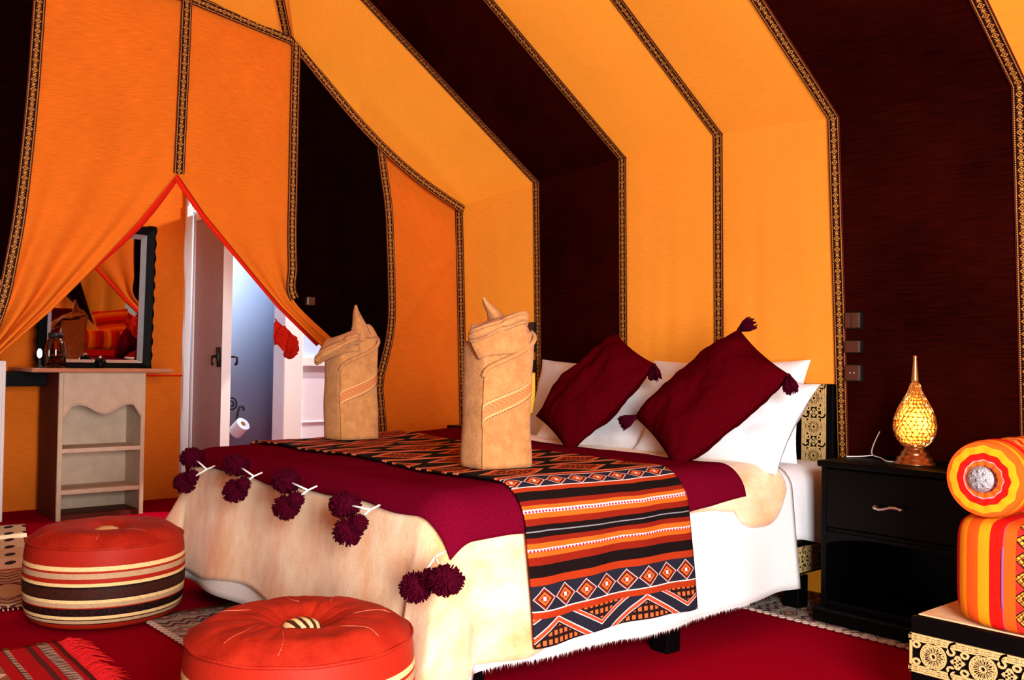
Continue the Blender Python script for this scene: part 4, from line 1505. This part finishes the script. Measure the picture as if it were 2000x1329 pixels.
def pouf(loc, rot, label, btn, puck):
    P = thing('leather_pouf', label, 'pouf', (0, 0, 0), 'red leather poufs at the foot of the bed')
    R = 0.288
    MB().lathe([(0.0005, 0.0), (0.20, 0.0), (0.245, 0.006), (0.268, 0.02), (0.280, 0.045), (0.286, 0.09), (0.289, 0.15), (0.288, 0.21), (0.284, 0.26), (0.278, 0.298)], 72, cap=False).build('striped_side', 'pouf_side', P)
    n = 144
    V, Fc = [], []
    m = 22
    for j in range(m + 1):
        f = j / m
        r = 0.278 * (1 - f) + 0.004
        for k in range(n):
            a = 2 * pi * k / n
            q = 1 - r / 0.282                     # 0 rim .. 1 centre
            z = 0.298 + 0.046 * sin(min(1, q / 0.30) * pi / 2) - 0.035 * sm(0.55, 0.92, q)
            pk = -abs(cos(a * 8 + 0.4 * sin(a * 3))) ** 8
            z += puck * pk * 0.005 * sin(pi * min(1, q * 1.1)) * (0.4 + 0.6 * (nz(a * 2, 1.0) + .5))
            z += 0.006 * nz(r * 9 * cos(a), r * 9 * sin(a), 3.0 + puck)
            V.append((r * cos(a), r * sin(a), z))
    for j in range(m):
        for k in range(n):
            k2 = (k + 1) % n
            Fc.append((j * n + k, j * n + k2, (j + 1) * n + k2, (j + 1) * n + k))
    mesh_obj('top', V, Fc, 'leather_red', P)
    MB().tube([(0.279 * cos(2 * pi * i / 72), 0.279 * sin(2 * pi * i / 72), 0.299 + 0.001 * sin(i)) for i in range(72)], 0.0045, 6, True).build('rim_seam', 'leather_red', P)
    mb = MB()
    rnd = random.Random(3)
    for i in range(7):
        a = 2 * pi * i / 7 + rnd.uniform(-.2, .2)
        r0, r1 = rnd.uniform(0.10, 0.15), rnd.uniform(0.2, 0.262)
        pts = []
        for t in range(9):
            r = lerp(r0, r1, t / 8); q = 1 - r / 0.282
            aa = a + 0.15 * sin(t / 8 * 2)
            zz = 0.298 + 0.046 * sin(min(1, q / 0.30) * pi / 2) - 0.035 * sm(0.55, 0.92, q) + 0.006 * nz(r * 9 * cos(aa), r * 9 * sin(aa), 3.0 + puck)
            pts.append((r * cos(aa), r * sin(aa), zz - 0.0005))
        mb.tube(pts, 0.0008, 5)
    mb.build('stitching', 'thread', P, kind='stuff')
    b = MB()
    b.lathe([(0.052, 0.300), (0.051, 0.314), (0.042, 0.326), (0.022, 0.334), (0.0005, 0.336)], 32).build('button', btn, P)
    MB().tube([(0.057 * cos(2 * pi * i / 40), 0.057 * sin(2 * pi * i / 40), 0.308) for i in range(40)], 0.008, 8, True).build('button_rim', 'leather_red', P)
    P.location = loc
    P.rotation_euler = (0, 0, rot)


pouf((-3.79, 1.215, 0.004), 0.3, 'red leather pouf with a tan centre button, beside the vanity rug', 'tan_button', 0.3)
pouf((-2.170, 1.178, 0.004), 1.1, 'red leather pouf with a striped centre button, at the bottom edge', 'zebra', 1.0)

# ================================================================== RUGS


def m_rug(name, ground, cols, seed, per=0.12):
    """tribal rug: bands across u, each with diamonds or zigzags along v"""
    g = G(name)
    u, v = g.uv()
    k = (u / per).floor()
    a = u.cell(per)
    typ = (k * 0.5).frac().gt(0.2)
    m = abs(v.cell(per * 1.1)) / (per * 0.52) + abs(a) / (per * 0.42)
    dia = g.mix(m.lt(1.0), ground, cols[0])
    dia = g.mix(m.lt(0.84), dia, ground)
    dia = g.mix(m.lt(0.62), dia, cols[1])
    dia = g.mix(m.lt(0.34), dia, cols[2])
    z = (a + abs(v.cell(per * 0.55)) * 1.1).cell(per * 0.42)
    zig = g.mix(z.gt(0.0), ground, cols[0])
    zig = g.mix(z.gt(per * 0.13), zig, cols[1])
    c = g.mix(typ, dia, zig)
    c = g.mix(abs(abs(a) - per * 0.47).lt(per * 0.035), c, cols[2])
    n = g.noise(g.vec(u, v), 220, 2)
    c = g.mix((n - 0.42).mx(0.0) * 1.2, c, scl(ground, 0.35))
    g.bump(n, 0.4, 0.006)
    return g.done(c, 0.95, 0.05)


M['rug_grey'] = m_rug('grey_tribal_rug_weave', (0.30, 0.24, 0.19), [(0.02, 0.025, 0.07), (0.25, 0.03, 0.02), (0.42, 0.33, 0.24)], 1, 0.10)
M['rug_loops'] = plain('pale_rug_loops', (0.52, 0.36, 0.28), 0.9, 0.05)


def rug(name, x0, x1, y0, y1, mat, label, z=0.012, rot=0.0):
    o = grid(name, lambda s, t: (lerp(x0, x1, s), lerp(y0, y1, t), z + 0.002 * nz(s * 8, t * 8)), 24, 24, mat, None,
             lambda s, t: (s * (x1 - x0), t * (y1 - y0)), solid=0.008, so=-1.0)
    tag(o, label, 'rug')
    return o


def loops(par, x0, x1, y, sg, z=0.012):
    mb = MB()
    n = int(abs(x1 - x0) / 0.034)
    for i in range(n):
        cx = lerp(x0, x1, (i + .5) / n)
        mb.tube([(cx + 0.014 * cos(a), y + sg * (0.008 + 0.012 * sin(a)), z) for a in [2 * pi * q / 10 for q in range(10)]], 0.0035, 5, True)
    return mb.build('loop_edging', 'rug_loops', par, kind='stuff')


rg1 = rug('tribal_rug', -3.62, -2.60, 1.31, 2.05, 'rug_grey', 'grey and navy patterned rug with looped edge under the foot of the bed')
loops(rg1, -3.62, -2.60, 1.305, -1)
rg2 = rug('tribal_rug', -3.2, -1.32, 3.27, 3.73, 'rug_grey', 'grey patterned rug with looped edge under the near nightstand', z=0.010)
rg2['group'] = rg1['group'] = 'grey patterned rugs by the bed'
loops(rg2, -2.5, -1.32, 3.265, -1, z=0.010)


def m_rug_vanity():
    g = G('banded_tan_rug_weave')
    u, v = g.uv()                      # u metres from the near (right) end towards the vanity
    n = g.noise(g.vec(u, v), 200, 2)
    TAN = (0.40, 0.20, 0.10)
    c = g.ramp(u / 2.0, [(0, TAN), (.06, (0.20, 0.05, 0.03)), (.068, TAN), (.19, (0.18, 0.05, 0.04)), (.20, TAN), (.33, (0.35, 0.05, 0.02)), (.35, (0.62, 0.42, 0.28)), (.47, (0.55, 0.36, 0.22)), (.60, (0.62, 0.45, 0.30)), (.95, (0.3, 0.03, 0.02))])
    a = u.cell(0.26)
    m = abs(v.cell(0.18)) / 0.085 + abs(a) / 0.10
    ring = m.band(0.72, 0.95).mx(m.band(0.35, 0.5)) * u.band(0.14, 0.40)
    c = g.mix(ring, c, (0.03, 0.008, 0.02))
    z = abs((u + abs(v.cell(0.09)) * 0.9).cell(0.055)).lt(0.009) * (u.lt(0.12).mx(u.band(0.42, 0.64)))
    c = g.mix(z, c, (0.05, 0.012, 0.015))
    uu = (u - 0.72)
    du, dv = uu.cell(0.20), v.cell(0.16)
    leaf = (((du - abs(dv) * 0.5).pw(2.0)) / 0.0016 + ((abs(dv) - 0.035).pw(2.0)) / 0.0006).lt(1.0) * u.gt(0.72)
    c = g.mix(leaf, c, (0.012, 0.008, 0.008))
    c = g.mix((n - 0.42).mx(0.0) * 1.4, c, (0.12, 0.05, 0.03))
    g.bump(n, 0.4, 0.006)
    return g.done(c, 0.95, 0.05)


M['rug_vanity'] = m_rug_vanity()
o = grid('vanity_rug', lambda s, t: (lerp(-4.05, -5.98, s) + lerp(-0.15, 0.0, t) , lerp(0.05, 1.04, t) + s * 0.42, 0.012 + 0.002 * nz(s * 9, t * 9)), 30, 20, 'rug_vanity', None, lambda s, t: (s * 1.93, t), solid=0.008, so=-1.0)
tag(o, 'tan rug with bands of black leaf motifs in front of the vanity', 'rug')
mb = MB()
for i in range(60):
    t = i / 59
    x, y = lerp(-4.05, -5.98, 0) + lerp(-0.15, 0.0, t), lerp(0.05, 1.04, t)
    mb.tube([(x, y, 0.010), (x + 0.02, y + random.uniform(-.006, .006), 0.008)], 0.003, 5)
    x -= 1.93; y += 0.42
    mb.tube([(x, y, 0.010), (x - 0.03, y + random.uniform(-.006, .006), 0.008)], 0.003, 5)
mb.build('fringe', 'rug_loops', o, kind='stuff')


def m_rug_red():
    g = G('red_kilim_rug_weave')
    u, v = g.uv()                      # v metres from the fringed edge, u along it
    RDC = (0.42, 0.008, 0.012)
    c = g.ramp(v, [(0, (0.10, 0.02, 0.02)), (.012, RDC), (.03, (0.05, 0.012, 0.012)), (.065, RDC), (.08, (0.10, 0.02, 0.02)), (.10, RDC), (.15, (0.06, 0.015, 0.012)), (.165, RDC), (.20, (0.30, 0.12, 0.06)), (.30, RDC), (.33, (0.05, 0.012, 0.012)), (.345, RDC), (.40, (0.25, 0.10, 0.05)), (.48, RDC)])
    m = abs(u.cell(0.11)) / 0.05 + abs(v - 0.25) / 0.048
    inb = v.band(0.20, 0.30)
    c = g.mix(inb * m.lt(1.0), c, (0.75, 0.55, 0.42))
    c = g.mix(inb * m.lt(0.66), c, (0.50, 0.16, 0.03))
    c = g.mix(inb * m.lt(0.30), c, (0.05, 0.02, 0.06))
    chain = (abs((u + v * 1.2).cell(0.020)).lt(0.004)) * (v.band(0.03, 0.065).mx(v.band(0.15, 0.165)).mx(v.band(0.33, 0.345)))
    c = g.mix(chain, c, (0.75, 0.60, 0.48))
    n = g.noise(g.vec(u, v), 200, 2)
    c = g.mix((n - 0.45).mx(0.0), c, (0.12, 0.004, 0.004))
    g.bump(n, 0.4, 0.006)
    return g.done(c, 0.95, 0.05)


M['rug_red'] = m_rug_red()
M['fringe_red'] = plain('red_fringe', (0.62, 0.012, 0.015), 0.8, 0.1)
o = grid('red_kilim_rug', lambda s, t: (lerp(-3.48, -2.52, s), lerp(0.955, 0.05, t) - 0.03 * s, 0.012 + 0.003 * nz(s * 8, t * 8)), 30, 24, 'rug_red', None, lambda s, t: (s * 0.96, t * 0.9), solid=0.008, so=-1.0)
tag(o, 'small red kilim rug with red fringe in the bottom left corner', 'rug')
mb = MB()
for i in range(230):
    s = i / 229
    x, y = lerp(-3.48, -2.52, s), 0.955 - 0.03 * s
    l = random.uniform(0.06, 0.11)
    mb.tube([(x, y, 0.011), (x + random.uniform(-.01, .01), y + l * .5, 0.014 + random.random() * .012), (x + random.uniform(-.03, .03), y + l, 0.006)], [0.0035, 0.003, 0.0015], 4)
mb.build('fringe', 'fringe_red', o, kind='stuff')

# ================================================================== VANITY
va = thing('vanity_cabinet', 'beige open vanity cabinet with scalloped apron behind the curtain', 'cabinet', (-6.25, 1.90, 0))
CX0, CX1, CY0, CY1, CH = -6.46, -6.05, 1.645, 2.157, 0.89
MB().box(CX0, CX1 - 0.018, CY0, CY0 + 0.02, 0, CH).build('side_panel', 'vanity_shade', va, smooth=False, bevel=0.002)
MB().box(CX0, CX1 - 0.018, CY1 - 0.02, CY1, 0, CH).build('side_panel', 'vanity', va, smooth=False, bevel=0.002)
MB().box(CX1 - 0.30, CX1 - 0.285, CY0 + 0.02, CY1 - 0.02, 0.03, CH).build('back_panel', 'vanity', va, smooth=False)
for z in (0.405, 0.155):
    MB().box(CX1 - 0.285, CX1 - 0.004, CY0 + 0.02, CY1 - 0.02, z, z + 0.026).build('shelf', 'vanity', va, smooth=False, bevel=0.003)
MB().box(CX1 - 0.285, CX1 - 0.02, CY0 + 0.02, CY1 - 0.02, 0.0, 0.03).build('floor_board', 'vanity_shade', va, smooth=False)
for y0 in (CY0, CY1 - 0.026):
    MB().box(CX1 - 0.018, CX1, y0, y0 + 0.026, 0, CH).build('stile', 'vanity', va, smooth=False, bevel=0.003)


def apron_z(s):
    return 0.664 + 0.028 * cos((s - 0.52) * 2 * pi / 0.64 + pi) - 0.055 * max(0, abs(2 * s - 1) - 0.80) / 0.20 * 1.0 + 0.0


V, Fc = [], []
n = 48
for i in range(n + 1):
    s = i / n
    y = lerp(CY0 + 0.026, CY1 - 0.026, s)
    zb = apron_z(s)
    V += [(CX1, y, zb), (CX1, y, CH), (CX1 - 0.018, y, zb), (CX1 - 0.018, y, CH)]
    if i:
        a, b = 4 * i - 4, 4 * i
        Fc += [(a, b, b + 1, a + 1), (a + 2, a + 3, b + 3, b + 2), (a, a + 2, b + 2, b)]
ap = mesh_obj('apron', V, Fc, 'vanity', va, smooth=False)
MB().tube([(CX1 + 0.002, lerp(CY0 + 0.026, CY1 - 0.026, i / 48), apron_z(i / 48) + 0.012) for i in range(49)], 0.005, 6).build('moulding', 'vanity', ap)
MB().box(-6.52, -5.98, 1.475, 2.305, CH + 0.001, CH + 0.026).build('table_top', 'vanity_top', va, smooth=False, bevel=0.006)
MB().box(-6.50, -6.30, 1.40, 1.64, 0.80, CH).build('dark_bracket', 'wood_black', va, smooth=False, bevel=0.004)

mi = thing('vanity_mirror', 'black framed mirror with silver inner edge standing on the vanity', 'mirror')
mw, mh = 0.69, 0.92
V, Fc = [], []
pts = []
for i in range(40): pts.append((-mw / 2 + 0.005 * sin(i * 1.6), lerp(0.0, mh, i / 40)))
for i in range(30): pts.append((lerp(-mw / 2, mw / 2, i / 30), mh + 0.005 * sin(i * 1.6)))
for i in range(40): pts.append((mw / 2 + 0.005 * sin(i * 1.6), lerp(mh, 0.0, i / 40)))
for i in range(30): pts.append((lerp(mw / 2, -mw / 2, i / 30), 0.0))
def inner(p, k, lo): return (max(-mw / 2 + k, min(mw / 2 - k, p[0])), max(lo, min(mh - k, p[1])))
N_ = len(pts)
for k, dx in ((0, -0.02), (0, 0.045), (0.012, 0.055), (0.058, 0.05), (0.058, 0.0)):
    for p in pts:
        q = p if k == 0 else inner(p, k, k * 0.6)
        V.append((dx, q[0], q[1]))
for j in range(4):
    for i in range(N_):
        i2 = (i + 1) % N_
        Fc.append((j * N_ + i, j * N_ + i2, (j + 1) * N_ + i2, (j + 1) * N_ + i))
mesh_obj('frame', V, Fc, 'wood_black', mi, smooth=False)
V, Fc = [], []
for k, dx in ((0.058, 0.040), (0.088, 0.012)):
    for p in pts:
        q = inner(p, k, k * 0.6)
        V.append((dx, q[0], q[1]))
for i in range(N_):
    i2 = (i + 1) % N_
    Fc.append((i, i2, N_ + i2, N_ + i))
mesh_obj('silver_bevel', V, Fc, plain('dull_silver_bevel', (0.50, 0.52, 0.58), 0.3, 0.5, 0.6), mi, smooth=False)
MB().box(0.0, 0.013, -mw / 2 + 0.06, mw / 2 - 0.06, 0.04, mh - 0.06).build('mirror_pane', 'mirror', mi, smooth=False)
mi.location = (-6.27, 1.905, CH + 0.027)
mi.rotation_euler = (0, radians(2.65), radians(-2.7))

jr = thing('glass_jar', 'brown glass jar standing on the vanity by the mirror', 'jar', (-6.09, 1.63, CH + 0.027))
MB().lathe([(0.0005, 0), (0.052, 0), (0.058, 0.01), (0.060, 0.12), (0.050, 0.16), (0.040, 0.17), (0.040, 0.185), (0.036, 0.185), (0.036, 0.168), (0.046, 0.155), (0.055, 0.12), (0.053, 0.012), (0.0005, 0.010)], 28, (-6.09, 1.63, CH + 0.027), cap=False).build('body', 'jar_glass', jr)
MB().lathe([(0.0005, 0.0), (0.043, 0.0), (0.043, 0.018), (0.036, 0.026), (0.0005, 0.028)], 28, (-6.09, 1.63, CH + 0.027 + 0.186)).build('lid', 'iron', jr)
ca = thing('reflection_spot', 'small bulb standing in for a bright reflection at the left end of the vanity', 'lamp', (-6.05, 1.532, CH + 0.027))
MB().lathe([(0.0005, 0), (0.022, 0), (0.022, 0.008), (0.008, 0.014), (0.008, 0.05), (0.0005, 0.05)], 20, (-6.05, 1.532, CH + 0.027)).build('holder', 'iron', ca)
MB().sphere((-6.05, 1.532, CH + 0.027 + 0.085), 0.014, 16, 12, 2.0).build('bulb', 'spot_white', ca)  # glowing bulb and holder added in place of a bright reflected spot
pt = thing('small_pot', 'small shiny black pot on the vanity in front of the mirror', 'pot', (-6.08, 1.885, CH + 0.027))
MB().lathe([(0.0005, 0), (0.030, 0), (0.038, 0.015), (0.038, 0.035), (0.028, 0.055), (0.0005, 0.058)], 24, (-6.08, 1.885, CH + 0.027)).build('body', 'wood_black', pt)
MB().sphere((-6.08, 1.885, CH + 0.027 + 0.066), 0.011, 12, 8).build('knob', 'silver', pt)
MB().lathe([(0.0005, 0), (0.02, 0), (0.02, 0.016), (0.0005, 0.018)], 20, (-6.05, 1.80, CH + 0.027))
tr = thing('trinket_tray', 'low dark tray lying on the vanity before the mirror', 'tray', (-6.06, 1.72, CH + 0.027))
MB().box(-6.11, -6.01, 1.62 + 0.075, 1.835, CH + 0.027, CH + 0.033).build('base', 'wood_black', tr, smooth=False, bevel=0.002)
for xr in (-6.11, -6.015): MB().box(xr, xr + 0.005, 1.695, 1.835, CH + 0.033, CH + 0.048).build('rim', 'wood_black', tr, smooth=False, bevel=0.001)

wc = thing('white_cabinet', 'white cabinet edge at the far left, beside the vanity', 'cabinet', (-6.35, 1.15, 0))
MB().box(-6.50, -6.22, 0.95, 1.395, 0.0, 0.955).build('body', 'white_paint', wc, smooth=False, bevel=0.006)
MB().box(-6.22, -6.205, 0.97, 1.375, 0.08, 0.93).build('door', 'white_paint', wc, smooth=False, bevel=0.004)

# ================================================================== BATHROOM STAND
tp = thing('paper_holder', 'black wrought iron toilet paper stand inside the bathroom', 'paper holder', (-7.15, 3.17, 0))
mb = MB()
mb.tube([(-7.15, 3.17, 0.02), (-7.15, 3.17, 0.62)], 0.010, 8)
sp = []
for i in range(40):
    a = i / 39 * 3.6 * pi
    r = 0.055 * (1 - i / 39 * 0.82)
    sp.append((-7.15, 3.17 + 0.055 - r * cos(a), 0.62 + r * sin(a) * 1.1))
mb.tube(sp, 0.008, 6)
mb.build('pole', 'iron', tp)
MB().lathe([(0.0005, 0), (0.11, 0), (0.11, 0.01), (0.02, 0.02), (0.0005, 0.02)], 24, (-7.15, 3.17, 0)).build('base', 'iron', tp)
mb = MB()
mb.tube([catmull([(-7.15, 3.17, 0.40), (-7.14, 3.21, 0.42), (-7.13, 3.255, 0.47), (-7.12, 3.265, 0.55), (-7.12, 3.28, 0.60), (-7.12, 3.31, 0.60), (-7.12, 3.315, 0.57)], i / 24) for i in range(25)], 0.009, 6)
mb.build('arm', 'iron', tp)
rl = thing('paper_roll', 'white toilet paper roll hung on the iron stand', 'paper roll', (-7.1, 3.27, 0.43))
ax = Vector((0.70, 0.25, 0.62)).normalized(); e1 = ax.cross(Vector((0, 0, 1))).normalized(); e2 = ax.cross(e1)
V, Fc = [], []
n = 28
prof = [(0.022, 0.05), (0.058, 0.05), (0.058, -0.06), (0.022, -0.06)]
for r, h in prof:
    for k in range(n):
        a = 2 * pi * k / n
        V.append(Vector((-7.08, 3.265, 0.44)) + ax * h + (e1 * cos(a) + e2 * sin(a)) * r)
for j in range(4):
    for k in range(n):
        k2 = (k + 1) % n; j2 = (j + 1) % 4
        Fc.append((j * n + k, j * n + k2, j2 * n + k2, j2 * n + k))
mesh_obj('paper', V, Fc, 'paper', rl, smooth=False)
V, Fc = [], []
for h in (0.052, -0.062):
    for k in range(n):
        a = 2 * pi * k / n
        V.append(Vector((-7.08, 3.265, 0.44)) + ax * h + (e1 * cos(a) + e2 * sin(a)) * 0.0215)
Fc = [(k, (k + 1) % n, n + (k + 1) % n, n + k) for k in range(n)]
mesh_obj('core', V, Fc, 'plank', rl)
